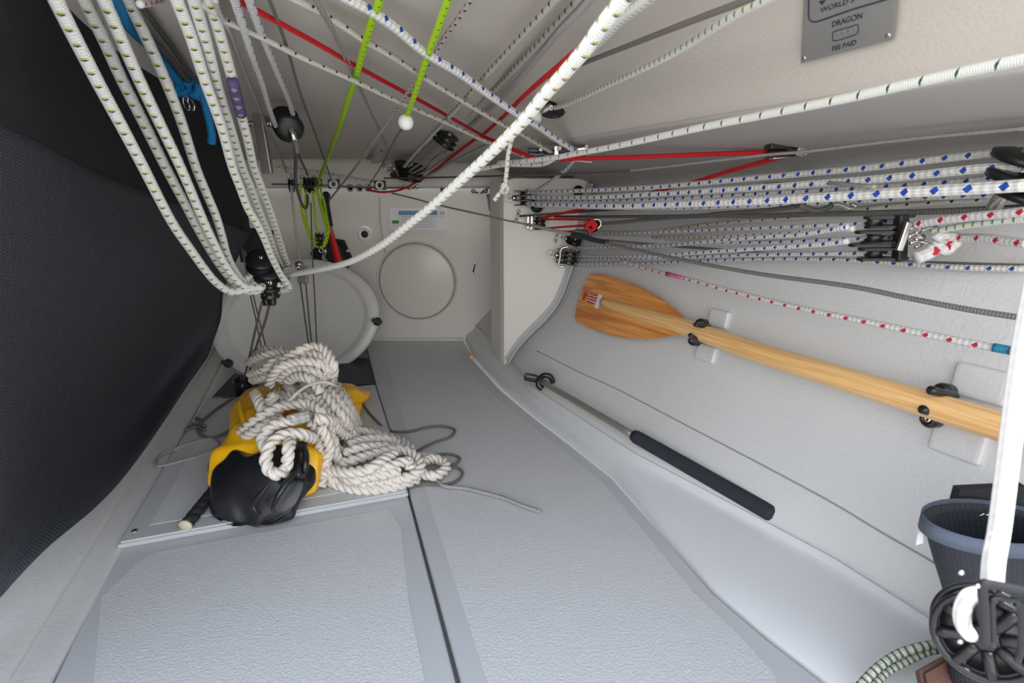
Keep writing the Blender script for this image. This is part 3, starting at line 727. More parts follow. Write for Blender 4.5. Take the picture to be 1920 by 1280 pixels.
# ================================================================ BOAT HOOK
q0, n0 = on(HB, 1012, 712, .02); 
bh = thing('boat_hook', PZ(1230, 855, .08), 'aluminium boat hook with black foam grip along the ledge', 'boat hook')
hk = [PZ(1012, 713, .085), PZ(1100, 764, .082), PZ(1190, 817, .078)]
tube('pole', hk, .0062, 'alu', bh, 12, 6)
g0, g1 = PZ(1188, 816, .078), PZ(1452, 966, .062)
tube('grip', [g0.lerp(g1, t) for t in (0, .05, .3, .6, .9, .96, 1)], .0118, 'foam', bh, 16, 4, rfun=lambda t: .72 if t < .02 else (1-.5*((t-.97)/.03)**3 if t > .97 else 1))
tube('grip_collar', [g0, g0.lerp(g1, .05)], .0105, 'black', bh, 14)
hb = PZ(1009, 712, .085)
box('hook_head', hb+V((-.016, .004, .004)), (.03, .018, .016), Matrix.Rotation(.2, 3, 'Y'), 'black', bh, .3)
tube('hook', [hb, hb+V((.012, -.004, .012)), hb+V((.026, -.006, .010)), hb+V((.032, -.006, -.004))], .006, 'black', bh, 10, 5)
tube('lower_hook', [hb, hb+V((.002, -.004, -.012)), hb+V((.010, -.006, -.018))], .007, 'black', bh, 10, 5)
# ================================================================ PLAQUE
pl0, npl = on(RB, 1590, 60, .004)
pls = thing('measurement_plaque', pl0, 'grey metal plaque reading DRAGON FEE PAID on the coaming', 'plaque')
a = onplane(1503, 117, pl0, npl); b = onplane(1677, 72, pl0, npl); c2 = onplane(1512, -90, pl0, npl)
X = (b-a); W = X.length; X.normalize(); Yv = (c2-a); Yv = (Yv-X*Yv.dot(X)); H = Yv.length; Yv.normalize(); Z = X.cross(Yv)
if Z.dot(npl) < 0: Z = -Z
def pm(px, py):
    p = onplane(px, py, pl0, npl)-a; return (p.dot(X), p.dot(Yv))
PM = Matrix.Translation(a) @ Matrix((X, Yv, Z)).transposed().to_4x4()
def rrect(x0, y0, x1, y1, r, n=5):
    q = []
    for cx, cy, a0 in ((x1-r, y1-r, 0), (x0+r, y1-r, 90), (x0+r, y0+r, 180), (x1-r, y0+r, 270)):
        for i in range(n+1):
            t = math.radians(a0+90*i/n); q.append((cx+r*math.cos(t), cy+r*math.sin(t)))
    return q
bl_, br_, tr_, tl_ = pm(1503, 117), pm(1677, 72), pm(1687, -90), pm(1512, -90)
plt = prism('plate', [bl_, br_, tr_, tl_], .0016, PM, 'plate', pls, .0004)
for q in ((1510, 107), (1668, 64)):
    lathe('rivet', [(.0022, 0), (.002, .0006), (.0008, .0008)], PM @ V((*pm(*q), .0016)), Z, 'steel', plt, 14)
def text(body, px0, py0, px1, py1, hgt, parent=plt, m='ink'):
    """lettering whose baseline runs between two points of the plate"""
    p0, p1 = V((*pm(px0, py0), 0)), V((*pm(px1, py1), 0)); w = (p1-p0).length; ux = (p1-p0).normalized(); top = V((*pm(px0, py0-hgt), 0))-p0; uy = top
    cu = bpy.data.curves.new('t', 'FONT'); cu.body = body; cu.size = 1; cu.extrude = .005
    to = bpy.data.objects.new('t', cu); COL.objects.link(to); dg = bpy.context.evaluated_depsgraph_get(); me = bpy.data.meshes.new_from_object(to.evaluated_get(dg))
    bpy.data.objects.remove(to); xs = [v.co.x for v in me.vertices]; ysx = [v.co.y for v in me.vertices]; x0, x1 = min(xs), max(xs); y1 = max(ysx); y0 = 0
    for v in me.vertices:
        q = p0+ux*((v.co.x-x0)/(x1-x0)*w)+uy*((v.co.y-y0)/(y1-y0)); v.co = PM @ V((q.x, q.y, .0018+v.co.z*.05))
    return put('lettering', me, m, parent, False)
text('WORLD S', 1541, 21, 1604, 0, 9); text('DRAGON', 1563, 48, 1619, 31, 10.5); text('FEE PAID', 1563, 93, 1608, 80, 8.5); text('1481', 1571, 65, 1604, 55, 7, m='steel')
def frameline(corners, r):
    pts = [PM @ V((*pm(*q), .002)) for q in pix(corners)]
    tube('printed_frame', pts, r, 'ink', plt, 5, 3)
frameline('1519,-90 1519,0 1519,28 1523,36 1530,38 1540,36 1600,15 1650,0 1690,-12', .00055)
frameline('1564,60 1565,57 1570,55 1600,46 1608,43 1612,45 1612,55 1610,60 1600,64 1572,73 1564,72 1564,60', .0003)
# black glyph cut by the frame's top
prism('emblem_point', [pm(1538, 0), pm(1552, -4), pm(1545, 6)], .0006, Matrix.Translation(Z*.0016) @ PM, 'ink', plt)
# ================================================================ RIGHT MESH BAG, RATCHET BLOCK
bg_ = thing('mesh_pouch', P(1850, 1100, .42), 'dark navy mesh pouch with slate rim at the lower right', 'pouch')
def ring_(cx, cy, ax, ay, Y, dY, tilt=0, n=40):
    q = []
    for i in range(n):
        t = 2*math.pi*i/n; x_, y_ = cx+ax*math.cos(t), cy+ay*math.sin(t)+tilt*math.cos(t); q.append(P(x_, y_, Y-dY*math.sin(t)))
    return q
rr = [ring_(1862, 985, 134, 38, .385, .035, 18), ring_(1866, 1040, 122, 36, .385, .035, 12), ring_(1874, 1120, 105, 32, .385, .03, 8), ring_(1880, 1190, 98, 30, .385, .03, 5), ring_(1880, 1280, 112, 32, .385, .03), ring_(1880, 1420, 116, 34, .385, .03)]
rows = [r+[r[0]] for r in rr]; rows = list(zip(*[cat(list(c), 4) for c in zip(*rows)]))
thicken(gridobj('mesh_body', rows, 'navy', bg_, uvscale=1), .0015)
rim = [[p+V((0, 0, dz))+ (p-P(1862, 985, .385)).normalized()*o for p in rr[0]+[rr[0][0]]] for dz, o in ((.004, 0), (.004, .0015), (-.009, .0015), (-.009, .0002), (.004, 0))]
gridobj('rim_binding', rim, 'rim', bg_)
tb = [P(1790, 955, .425), P(1800, 918, .427), P(1925, 912, .427), P(1925, 965, .425)]
fromdata('back_flap', tb+[p+V((0, .008, 0)) for p in tb], [(0, 1, 2, 3), (7, 6, 5, 4), (0, 4, 5, 1), (1, 5, 6, 2), (2, 6, 7, 3), (3, 7, 4, 0)], 'bandf', bg_, False)
for i in range(9):
    a_ = P(1745+i*13, 972-i*.8, .418); tube('stitch', [a_, a_+V((.004, 0, .002))], .0005, 'white', bg_, 5, 1)
tg = [P(1722, 1000, .378), P(1731, 990, .378), P(1731, 1018, .378), P(1718, 1022, .378)]
fromdata('tag', tg+[p+V((0, .001, 0)) for p in tg], [(0, 1, 2, 3), (7, 6, 5, 4), (0, 4, 5, 1), (1, 5, 6, 2), (2, 6, 7, 3), (3, 7, 4, 0)], 'paper', bg_, False)
# ratchet block
rc = P(1845, 1185, .255); rbk = thing('ratchet_block', rc, 'large black ratchet block hanging on a white rope at the lower right', 'pulley')
pxs = .255/ray(1845, 1185).y/FPX   # metres per pixel here
axr = V((-.62, -.72, .25)).normalized(); alr = V((.0, -.10, 1)); alr = (alr-axr*alr.dot(axr)).normalized()
Rr = 74*pxs
lathe('sheave', [(Rr*.25, -Rr*.28), (Rr*.88, -Rr*.30), (Rr*.90, -Rr*.22), (Rr*.66, 0), (Rr*.9, Rr*.22), (Rr*.88, Rr*.30), (Rr*.25, Rr*.28)], rc, axr, 'black', rbk, 40)
for s in (-1, 1):
    k = rc+axr*s*Rr*.38
    tube('cheek_rim', [k+(alr*math.cos(t)+axr.cross(alr)*math.sin(t))*Rr*1.0 for t in [2*math.pi*i/20 for i in range(21)]], Rr*.10, 'black', rbk, 10, 3)
    lathe('hub', [(Rr*.35, -Rr*.06), (Rr*.36, Rr*.04), (Rr*.22, Rr*.10), (Rr*.05, Rr*.1)], k, axr*s, 'black', rbk, 24)
    for i in range(8):
        t = 2*math.pi*i/8+.4; e_ = alr*math.cos(t)+axr.cross(alr)*math.sin(t)
        tube('spoke', [k+e_*Rr*.3, k+e_*Rr*.95], Rr*.14, 'black', rbk, 8, 3)
# strap frame
def RP(x, y, Y=.225): return P(x, y, Y)
tube('frame_strap', [RP(1848, 1205), RP(1846, 1150), RP(1843, 1098), RP(1860, 1096), RP(1920, 1108), RP(1935, 1118), RP(1937, 1200)], .0022, 'rubber', rbk, 10, 5)
tube('inner_strap', [RP(1862, 1210), RP(1860, 1160), RP(1861, 1122), RP(1890, 1124), RP(1912, 1132), RP(1916, 1200), RP(1908, 1240)], .0016, 'black', rbk, 10, 5)
for q in ((1802, 1073), (1833, 1098), (1800, 1202)): screw(P(*q, .225), V((-.2, -1, 0)), .0014, rbk)
tube('rope_bight', [P(1836, 1112, .235), P(1815, 1120, .235), P(1804, 1145, .235), P(1806, 1172, .24), P(1818, 1190, .25)], .0040, 'whitew', rbk, 12, 6)
rope('whitew', .0052, 0, 0, '1960,440,.30 1938,550,.295 1919,650,.287 1903,760,.278 1888,880,.270 1874,990,.26 1864,1045,.25 1860,1090,.245', 'thick plain white rope hanging at the right edge above the ratchet block', sides=14)
# cords and leather at the lower right
fcord('1600,1300,.03 1640,1256,.045 1680,1228,.055 1720,1214,.065 1770,1204,.07', .0042, 'greenc', 'upper green and white cord running under the mesh pouch')
fcord('1625,1300,.03 1660,1262,.04 1700,1240,.05 1740,1222,.06 1780,1214,.065', .0036, 'greenc', 'lower green and white cord running under the mesh pouch')
lt = prism('leather_strap', [(0, 0), (.03, .012), (.06, .012), (.06, -.05), (.012, -.045), (-.004, -.02)], .012, Matrix.Translation(PZ(1712, 1258, .07)) @ Matrix.Rotation(.7, 4, 'X'), 'brown', None, .003)
tag(lt, 'brown leather piece poking out under the mesh pouch', 'strap')
# ================================================================ RUNNING LINES
# bundle A: four tick-marked ropes
gA = 'four tick-marked ropes hanging at the far left'
for i, (s, l, y0, y1) in enumerate((
 ('92,-30 105,0 140,70 184,155 230,240 268,312 300,375 327,424 357,467 382,502 405,529 430,546 452,545 480,540', 'leftmost of four white ropes with yellow-green ticks at the far left', .40, .88),
 ('140,-30 158,0 195,75 229,150 272,235 310,312 347,382 367,421 387,457 407,490 427,517 447,537 470,547 490,543', 'second from left of four yellow-green ticked white ropes', .47, .90),
 ('178,-30 195,0 228,75 261,150 299,230 337,310 362,368 382,415 402,457 420,492 440,520 460,537 492,540', 'third from left of four yellow-green ticked white ropes', .45, .89),
 ('226,-30 240,0 275,72 310,150 340,228 366,310 387,362 405,405 417,445 425,475 437,502 455,527 470,538 495,537', 'rightmost of four yellow-green ticked white ropes over the black cloth', .50, .91))):
    rope('tick', .0056, y0+.05, y1-.03, s, l, gA, sides=12)
gB = 'three tick-marked ropes left of centre'
rope('tick', .0054, .50, .92, '324,-30 332,0 360,75 384,150 416,240 435,310 450,350 465,390 480,415 495,445 510,482 527,515 542,538 530,545', 'left of three white ticked ropes beside the black cloth', gB, sides=12)
rope('tick', .0054, .50, 1.0, '356,-30 364,0 385,75 405,150 432,240 455,315 470,350 485,390 505,440 517,475 526,494', 'middle of three white ticked ropes beside the black cloth', gB, sides=12)
b3 = rope('tick', .0054, .51, 1.0, '386,-30 393,0 415,75 436,150 452,215 465,265 475,310 490,350 505,390 520,435 532,475 539,494', 'right of three white ticked ropes, with a purple whipping', gB, sides=12)
wp = path('436,152 444,183 452,214', .600, .645)
tube('whipping', wp, .0059, 'purple', b3, 12, 4)
# cross tails at the main block
rope('tick', .0050, .92, .93, '452,545 462,525 475,510 490,500', 'short white rope crossing above the main black block on its left')
rope('tick', .0050, .92, .93, '448,532 470,531 486,534', 'short white rope entering the main black block from the left')
rope('tick', .0045, .92, .93, '520,533 532,536 542,541', 'short white rope leaving the main black block on its right')
# main block cluster
mb = thing('mainsheet_block', P(503, 520, .93), 'cluster of black swivel blocks where the ticked ropes meet', 'pulley')
def lath(name, x, y, Y, R, h, ax, m='black', seg=24, par=None):
    c = P(x, y, Y); return lathe(name, [(R*.3, -h), (R*.9, -h), (R, -h*.7), (R*.68, -.1*h), (R*.68, .1*h), (R, h*.7), (R*.9, h), (R*.3, h)], c, ax, m, par or mb, seg)
lath('sheave', 489, 494, .93, .024, .013, V((.35, -.6, .8)))
lath('sheave', 503, 512, .94, .025, .012, V((.35, -.6, .8)))
lath('swivel_body', 505, 532, .94, .018, .014, V((0, -.2, 1)))
lath('sheave', 506, 548, .94, .017, .010, V((0, -.1, 1)))
for dx in (-6, 7): box('cleat_arm', P(504+dx, 559, .935), (.010, .014, .026), Matrix.Rotation(.1*dx/6, 3, 'Y'), 'black', mb, .3)
box('cheek', P(520, 522, .945), (.034, .012, .03), Matrix.Rotation(.7, 3, 'Y'), 'black', mb, .3)
screw(P(506, 530, .915), V((0, -1, .2)), .005, mb); screw(P(489, 483, .915), V((0, -1, .3)), .004, mb)
# control lines from the block down to the floor
gD = 'thin grey lines from the main block to the floor'
rope('strap', .0022, .94, 1.20, '491,566 483,600 474,640 465,680 456,716', 'left thin grey line from the main block down to the floor block', gD)
rope('strap', .0024, .94, 1.22, '507,556 502,585 494,612 482,645 473,678 462,712', 'right thin grey line from the main block down to the floor block', gD)
rope('strap', .0018, 1.22, 1.30, '453,460 460,500 471,560 480,600 491,658', 'left grey line dropping behind the main block to the rope heap', gD)
rope('strap', .0018, 1.22, 1.30, '459,470 468,520 477,562 489,612 501,660', 'right grey line dropping behind the main block to the rope heap', gD)
rope('grey', .0020, 1.45, 1.30, '561,519 567,560 573,605 579,645', 'left of three grey lines dropping in front of the oval lid')
rope('grey', .0020, 1.45, 1.30, '572,519 576,560 580,605 585,645', 'middle of three grey lines dropping in front of the oval lid')
rope('grey', .0018, 1.50, 1.30, '583,380 585,460 588,520 591,580 594,645', 'right of three grey lines dropping in front of the oval lid')
# clamp on those lines
ck = thing('wire_clamp', P(565, 507, 1.45), 'small steel clamp joining white cord to grey lines above the lid', 'clamp')
cc = P(564, 502, 1.44); box('clamp_body', cc+V((.004, 0, -.018)), (.026, .012, .05), Matrix.Rotation(.15, 3, 'Y'), 'plate', ck, .2)
screw(cc+V((-.004, -.008, .002)), V((0, -1, 0)), .007, ck); lathe('pin', [(.008, -.008), (.009, .008)], cc+V((-.003, 0, .010)), V((0, -1, 0)), 'steel', ck, 14)
rope('speck', .0032, 1.56, 1.45, '546,348 549,385 554,430 560,470 563,495', 'white cord with dark specks hanging from the beam to the clamp')
pulley(P(547, 350, 1.58), .014, V((1, 0, 0)), V((0, 0, 1)), 'tiny black block under the beam above the speckled cord')
ck2 = thing('wire_clamp', P(527, 496, 1.03), 'small steel fairlead where two ticked ropes end', 'fitting')
box('plate', P(530, 498, 1.03), (.032, .006, .010), Matrix.Rotation(-.25, 3, 'Y'), 'plate', ck2, .2); tube('eye', [P(522, 490, 1.03), P(528, 499, 1.02), P(536, 492, 1.03)], .003, 'steel', ck2, 8, 4)
# C: two blue-flecked ropes to the hanging block
rope('bluet', .0038, .48, .92, '434,-25 440,0 456,50 472,105 490,155 505,205 519,242', 'left of two blue-flecked ropes running down to the small black block')
rope('bluet', .0038, .48, .92, '459,-25 467,0 487,55 505,100 525,150 540,185 550,217', 'right of two blue-flecked ropes running down to the small black block')
hbk = thing('pulley_block', P(538, 232, .93), 'round black block hanging at the left under the roof', 'pulley')
lathe('sheave', [(.006, -.013), (.020, -.013), (.021, -.009), (.015, 0), (.021, .009), (.020, .013), (.006, .013)], P(535, 228, .93), V((.35, -.7, .6)), 'black', hbk, 28)
lathe('cheek', [(.004, 0), (.022, .001), (.023, .006), (.019, .010), (.010, .012)], P(541, 238, .915), V((.35, -.7, -.3)), 'black', hbk, 28)
lathe('swivel', [(.004, -.012), (.007, -.010), (.006, .014), (.003, .016)], P(547, 247, .91), V((.3, -.2, -1)), 'steel', hbk, 12)
rope('greyl', .0038, .92, 1.0, '546,246 550,256 554,268 557,285', 'short thick grey strop under the hanging black block')
rope('grey', .0034, .98, 1.5, '553,268 555,295 554,330 558,358 566,382 573,390 577,380 576,366', 'grey strop with loop hanging below the round black block')
rope('grey', .0026, .98, 1.55, '556,275 562,295 570,312 577,328', 'thin grey strop leading to the steel eye on the beam')
# E/F thin lines
rope('dots', .0024, .50, 1.55, '404,0 410,20 430,60 450,115 480,190 500,240 525,290 537,322', 'grey line with black dots right of the ticked ropes')
rope('grey', .0017, .50, 1.57, '498,-15 505,0 527,57 545,112 562,172 587,240 605,290 622,340', 'single thin grey line falling to the left white fairlead')
gF = 'pair of thin pale lines under the roof'
rope('greyl', .0012, .50, 1.5, '581,-15 587,0 620,57 657,132 695,212 720,265 746,330', 'left of the twin thin pale lines under the roof', gF)
rope('greyl', .0012, .50, 1.5, '588,-15 596,0 628,60 662,132 698,212 722,265 748,330', 'right of the twin thin pale lines under the roof', gF)
# red lines
rope('red', .0030, .50, 1.10, '430,-15 450,3 500,30 548,56 595,82 670,125 757,172 830,212 903,253', 'red line crossing under the roof from the top left', name='red_line', flat=.45)
rope('red', .0036, 1.12, .98, '903,255 930,266 952,276 975,286 1002,297', 'short red line from the crossing to the double cheek block', name='red_line', flat=.5)
rope('red', .0034, .55, 1.12, '1075,100 1040,130 1010,155 975,187 940,222 904,254', 'red line rising right behind the bright white rope', name='red_line', flat=.6)
rope('red', .0036, 1.12, 1.52, '903,256 888,263 865,280 840,300 815,319 800,330', 'thin red line dropping left from the crossing to the beam', name='red_line', flat=.6)
rope('red', .0030, 1.52, 1.58, '800,332 785,338 765,350 745,357 720,360 700,358 688,354', 'slack thin red line drooping along the beam', name='red_line')
rope('red', .0033, .98, .74, '1052,299 1100,297 1200,294 1300,290 1440,285 1485,283', 'red line running level between the two deck blocks', name='red_line', flat=.7)
rope('red', .0030, .74, 1.31, '1485,290 1450,298 1380,317 1300,341 1225,360 1170,375 1100,390 1040,403 1012,410', 'red line slanting behind the upper blue-flecked ropes', name='red_line', flat=.7)
for s, l in (('1022,411 1060,411 1108,412', 'upper of three thin red lines at the small red block'), ('1024,428 1060,425 1106,422', 'middle of three thin red lines at the small red block'), ('1026,431 1060,434 1108,433', 'lower of three thin red lines at the small red block')):
    rope('red', .0024, 1.28, 1.15, s, l, 'thin red lines at the small red block', name='red_line')
# H white lines
rope('speck', .0031, .52, 1.12, '375,5 416,35 450,52 480,65 520,85 570,110 665,152 745,190 800,214 852,237 902,261 950,280 985,294', 'lowest white speckled line crossing under the roof')
rope('speck', .0033, .52, 1.0, '530,-15 555,0 595,20 640,47 682,75 745,112 790,142 852,180 895,206 940,232 970,247 1037,287', 'middle white speckled line crossing under the roof')
rope('bluef', .0046, .50, .96, '635,-15 657,0 695,20 745,55 795,97 865,140 920,180 975,217 1010,238 1045,262 1080,284', 'thick blue-flecked rope crossing under the roof')
rope('redf', .0030, .5, .6, '262,8 285,4 320,-6', 'short white line end at the top beside the blue rope')
# I lime lines
rope('lime', .0036, .50, 1.55, '716,-15 712,0 695,47 682,90 670,135 657,175 637,235 620,280 605,318 597,338', 'left lime green line falling to the beam', name='lime_line', cat_='rope')
rope('lime', .0033, .50, .78, '845,-15 840,0 820,55 800,110 780,170 763,218', 'right lime green line ending in the white ball', name='lime_line')
bb_ = P(761, 229, .78); wb = thing('stopper_ball', bb_, 'white plastic ball on the end of the lime green line', 'ball')
lathe('ball', [(.0104*math.sin(math.pi*i/16)+.0001, -.0104*math.cos(math.pi*i/16)) for i in range(17)], bb_, V((.1, 0, 1)), 'white', wb, 28)
bb_ = P(1000, 220, .85); wb = thing('stopper_ball', bb_, 'white ball half hidden behind the bright rope', 'ball')
lathe('ball', [(.0125*math.sin(math.pi*i/16)+.0001, -.0125*math.cos(math.pi*i/16)) for i in range(17)], bb_, V((.1, 0, 1)), 'white', wb, 28)
rope('grey', .0014, .78, 1.57, '756,240 744,255 730,282 712,316 690,350', 'very thin grey line below the white ball')
rope('rbdot', .0023, .50, 1.58, '890,-15 882,0 855,40 830,75 812,107 790,140 760,180 712,250 665,315 640,347 617,376', 'thin line with red and black specks crossing down to the left')
# K right-centre lines
rope('dots', .0035, .50, 1.25, '1055,-15 1042,0 1010,35 982,65 950,100 922,130 885,172 850,210 815,247 780,285 758,312', 'left white line with black dots from the top to the beam block')
rope('dots', .0040, .50, 1.20, '1098,-15 1085,0 1062,25 1040,50 1010,84 980,115 935,162 900,195 870,222 848,246', 'right white line with black dots from the top to the small block')
rope('greyl', .0033, .48, 1.2, '1118,-15 1107,0 1080,28 1050,57 1030,82 1010,105 985,135 957,167 935,190 900,222 862,250', 'grey braided line just left of the bright white rope')
gK = 'pale lines between the small block and the beam block'
for i, (s) in enumerate(('830,250 800,280 772,306 755,322', '834,262 806,290 780,312 758,326', '846,268 818,296 790,316 762,330', '905,250 870,276 830,300 800,320 768,332', '930,262 890,282 850,302 800,330 765,337')):
    rope('greyl', .0028, 1.22, 1.56, s, ['topmost', 'second', 'third', 'fourth', 'lowest'][i]+' of five pale lines fanning out of the beam block', gK)
rope('dark', .0030, 1.2, 1.56, '848,270 832,284 812,300 795,318', 'black cord between the small block and the beam block')
pulley(P(838, 262, 1.17), .020, V((.5, -.3, .8)), V((-.6, .2, .8)), 'small black block with steel shackle under the roof, centre', n=2, w=.28)
pulley(P(770, 322, 1.53), .030, V((.2, -.4, 1)), V((-1, 0, .2)), 'black triple block against the beam at the fan of lines', n=3, w=.2)
rope('greyl', .0022, 1.17, 1.1, '866,240 885,226 900,216 905,222 885,236 868,250', 'small white cord loop tied at the centre block')
# L the bright rope
rope('tick', .0044, .30, .93, '1215,-60 1167,0 1122,57 1095,95 1060,135 1022,177 985,222 962,246 915,292 865,337 815,382 765,422 715,460 665,487 632,498 585,508 535,517', 'bright white ticked rope sweeping from the top right down to the main block', sides=14)
rope('tick', .0036, .36, .86, '1245,-30 1212,0 1167,35 1135,67 1100,102 1075,130 1045,165 1028,180', 'white ticked rope just right of the bright rope, ending at the deck block')
rope('tickw', .0033, .86, .40, '1040,202 1057,197 1095,181 1135,162 1185,139 1235,115 1285,87 1335,55 1380,28 1422,7 1460,-14', 'white ticked rope rising right from the black deck block')
dk = thing('deck_block', P(1035, 192, .88), 'black round block right of the bright rope under the roof', 'pulley')
lathe('sheave', [(.008, -.010), (.024, -.011), (.025, -.008), (.017, 0), (.025, .008), (.024, .011), (.008, .010)], P(1040, 183, .89), V((-.15, -.35, .9)), 'black', dk, 32)
lathe('cheek', [(.018, 0), (.024, .002), (.023, .007), (.012, .010), (.002, .010)], P(1034, 196, .875), V((-.15, -.5, -.8)), 'black', dk, 28)
tube('steel_strap', [P(1010, 212, .86), P(1022, 205, .855), P(1034, 198, .855)], .0045, 'plate', dk, 8, 4, flat=.5)
screw(P(1033, 201, .855), V((-.1, -1, -.6)), .005, dk)
rope('strap', .0025, .38, 1.05, '1430,-18 1400,0 1290,42 1180,85 1085,122 1020,147 960,168 925,183', 'grey strap running up to the right across the roof')
rope('strap', .0028, .60, 1.05, '1120,62 1085,85 1040,110 1000,132 965,155', 'short grey strap behind the red line near the bright rope')
rope('diag', .0036, .90, .33, '935,305 960,304 985,302 1035,296 1085,287 1150,275 1210,262 1310,240 1435,215 1505,201 1602,181 1690,161 1795,138 1915,113 1960,104', 'long white line with dark slashes along the coaming on the right')
rope('diag', .0042, 1.12, 1.0, '880,322 912,315 945,309 977,309 1015,308 1037,299 1045,290', 'short slack white tail below the double cheek block')
tl = rope('tick', .0034, .80, .84, '962,250 957,270 952,295 950,320 947,345 944,356 935,364 927,375', 'thin white tail with a knot hanging from the bright rope')
tube('knot', [P(940, 350, .83), P(946, 346, .822), P(951, 352, .828), P(947, 360, .832), P(940, 357, .825), P(944, 350, .82)], .0036, 'tick', tl, 8, 5)
rope('greyl', .0018, 1.05, .48, '1105,327 1200,318 1300,306 1440,290 1512,284 1665,265 1790,252 1925,240', 'thin white cord just under the side deck')
rope('dark', .0020, 1.50, .90, '720,334 800,333 960,329 1100,325 1180,320', 'thin dark cord running level beside the beam')
rope('bluet', .0036, .98, 1.3, '1078,298 1060,318 1035,338 1010,355 998,366', 'thin flecked line from the cheek block to the upper triple block')
rope('grey', .0018, 1.1, 1.58, '1000,308 960,332 930,346 905,358', 'thin grey line from the cheek block to the beam eye')
# S upper tackle
gS = 'blue-flecked ropes of the upper tackle'
SR = (('990,360 997,360 1102,357 1210,352 1297,345 1435,332 1602,317 1705,305 1777,296 1915,281 1960,276', 1.30, .52, .0042, 'top rope of the upper blue-flecked tackle'),
 ('990,369 997,370 1102,370 1210,365 1297,360 1435,351 1590,340 1702,330 1840,316 1915,313', 1.30, .50, .0046, 'second rope of the upper blue-flecked tackle'),
 ('997,374 1102,376 1210,374 1297,370 1440,362 1640,351 1760,343 1835,337 1880,328', 1.32, .56, .0040, 'shaded rope behind the middle of the upper tackle'),
 ('990,381 997,382 1135,386 1260,383 1435,376 1590,367 1665,362 1815,354 1925,347', 1.30, .47, .0056, 'lowest and thickest rope of the upper blue-flecked tackle'),
 ('997,386 1200,390 1400,386 1600,377 1750,369 1925,363', 1.32, .54, .0036, 'thin rope just under the thickest rope of the upper tackle'))
for s, a0, a1, r_, l in SR: rope('bluef', r_, a0, a1, s, l, gS, sides=12)
rope('greyl', .0022, 1.33, .56, '1300,352 1500,343 1640,350', 'thin pale line inside the upper tackle')
pb = pulley(P(988, 371, 1.31), .020, V((0, 0, 1)), V((-1, 0, .05)), 'black quadruple block on the frame at the upper tackle', n=3, w=.27)
o = lathe('pulley_cover', [(.012, -.004), (.016, 0), (.012, .006)], P(1007, 386, 1.31), V((0, -1, 0)), 'black', pb, 20)
bb = thing('pulley_block', P(1895, 335, .50), 'large black block cut off by the right edge', 'pulley')
for (x_, y_) in ((1935, 300), (1922, 336), (1935, 368)): lathe('cheek', [(.024, -.004), (.030, -.003), (.031, .003), (.024, .005), (.002, .006)], P(x_, y_, .505), V((0.1, -.35, 1)), 'black', bb, 28)
lathe('axle', [(.006, -.03), (.006, .03)], P(1900, 333, .51), V((.1, -.35, 1)), 'steel', bb, 14)
# T dark cords
rope('dark', .0026, 1.32, 1.05, '975,405 1020,402 1085,397 1160,392 1250,388 1330,385', 'dark cord just below the upper tackle')
rope('dark', .0028, 1.3, .68, '1040,406 1120,406 1285,405 1350,400 1435,394 1505,385', 'dark cord leading to the snap shackle')
rope('grey', .0034, 1.15, .52, '1130,419 1170,416 1210,412 1310,405 1435,404 1540,401 1652,399 1760,396 1925,389', 'grey braided line running above the comb block')
sn = thing('snap_shackle', P(1550, 388, .67), 'steel snap shackle and black cord under the thick rope', 'shackle')
tube('cord', path('1500,384 1515,391 1530,395 1548,391 1560,384', .66, .66), .0035, 'dark', sn, 8, 5)
tube('hook', path('1558,386 1568,382 1580,385 1590,390 1600,390 1604,384 1596,383', .66, .66), .0022, 'steel', sn, 8, 5)
eyestrap(P(970, 405, 1.345), V((0, -1, 0)), V((.3, 0, 1)), .022, 'small steel eye on the frame under the upper triple block')
sb = thing('steel_sheave_box', P(1010, 417, 1.33), 'small steel framed block with red lines on the half frame', 'pulley')
for i in range(3): box('side_plate', P(990+i*7, 416, 1.325), (.006, .010, .032), Matrix.Identity(3), 'steel', sb, .2)
for i in range(3): lathe('sheave', [(.010, -.005), (.015, -.005), (.011, 0), (.015, .005), (.010, .005)], P(1012, 410+i*8, 1.32), V((0, 0, 1)), 'black', sb, 18)
screw(P(996, 428, 1.325), V((0, -1, 0)), .006, sb)
rdb = thing('pulley_block', P(1110, 423, 1.15), 'small red and black block with steel shackle by the frame', 'pulley')
lathe('sheave', [(.006, -.006), (.013, -.006), (.010, 0), (.013, .006), (.006, .006)], P(1112, 423, 1.15), V((.1, -.6, .7)), 'black', rdb, 20)
tube('red_lashing', path('1098,428 1104,418 1112,415 1118,424 1108,432 1100,426 1110,420 1116,430', 1.13, 1.13), .0036, 'red', rdb, 8, 5)
tube('shackle', path('1112,412 1122,411 1127,420 1120,430', 1.14, 1.14), .0025, 'steel', rdb, 8, 5)
box('cleat', P(1090, 434, 1.16), (.03, .012, .008), Matrix.Rotation(.1, 3, 'Y'), 'black', rdb, .3)
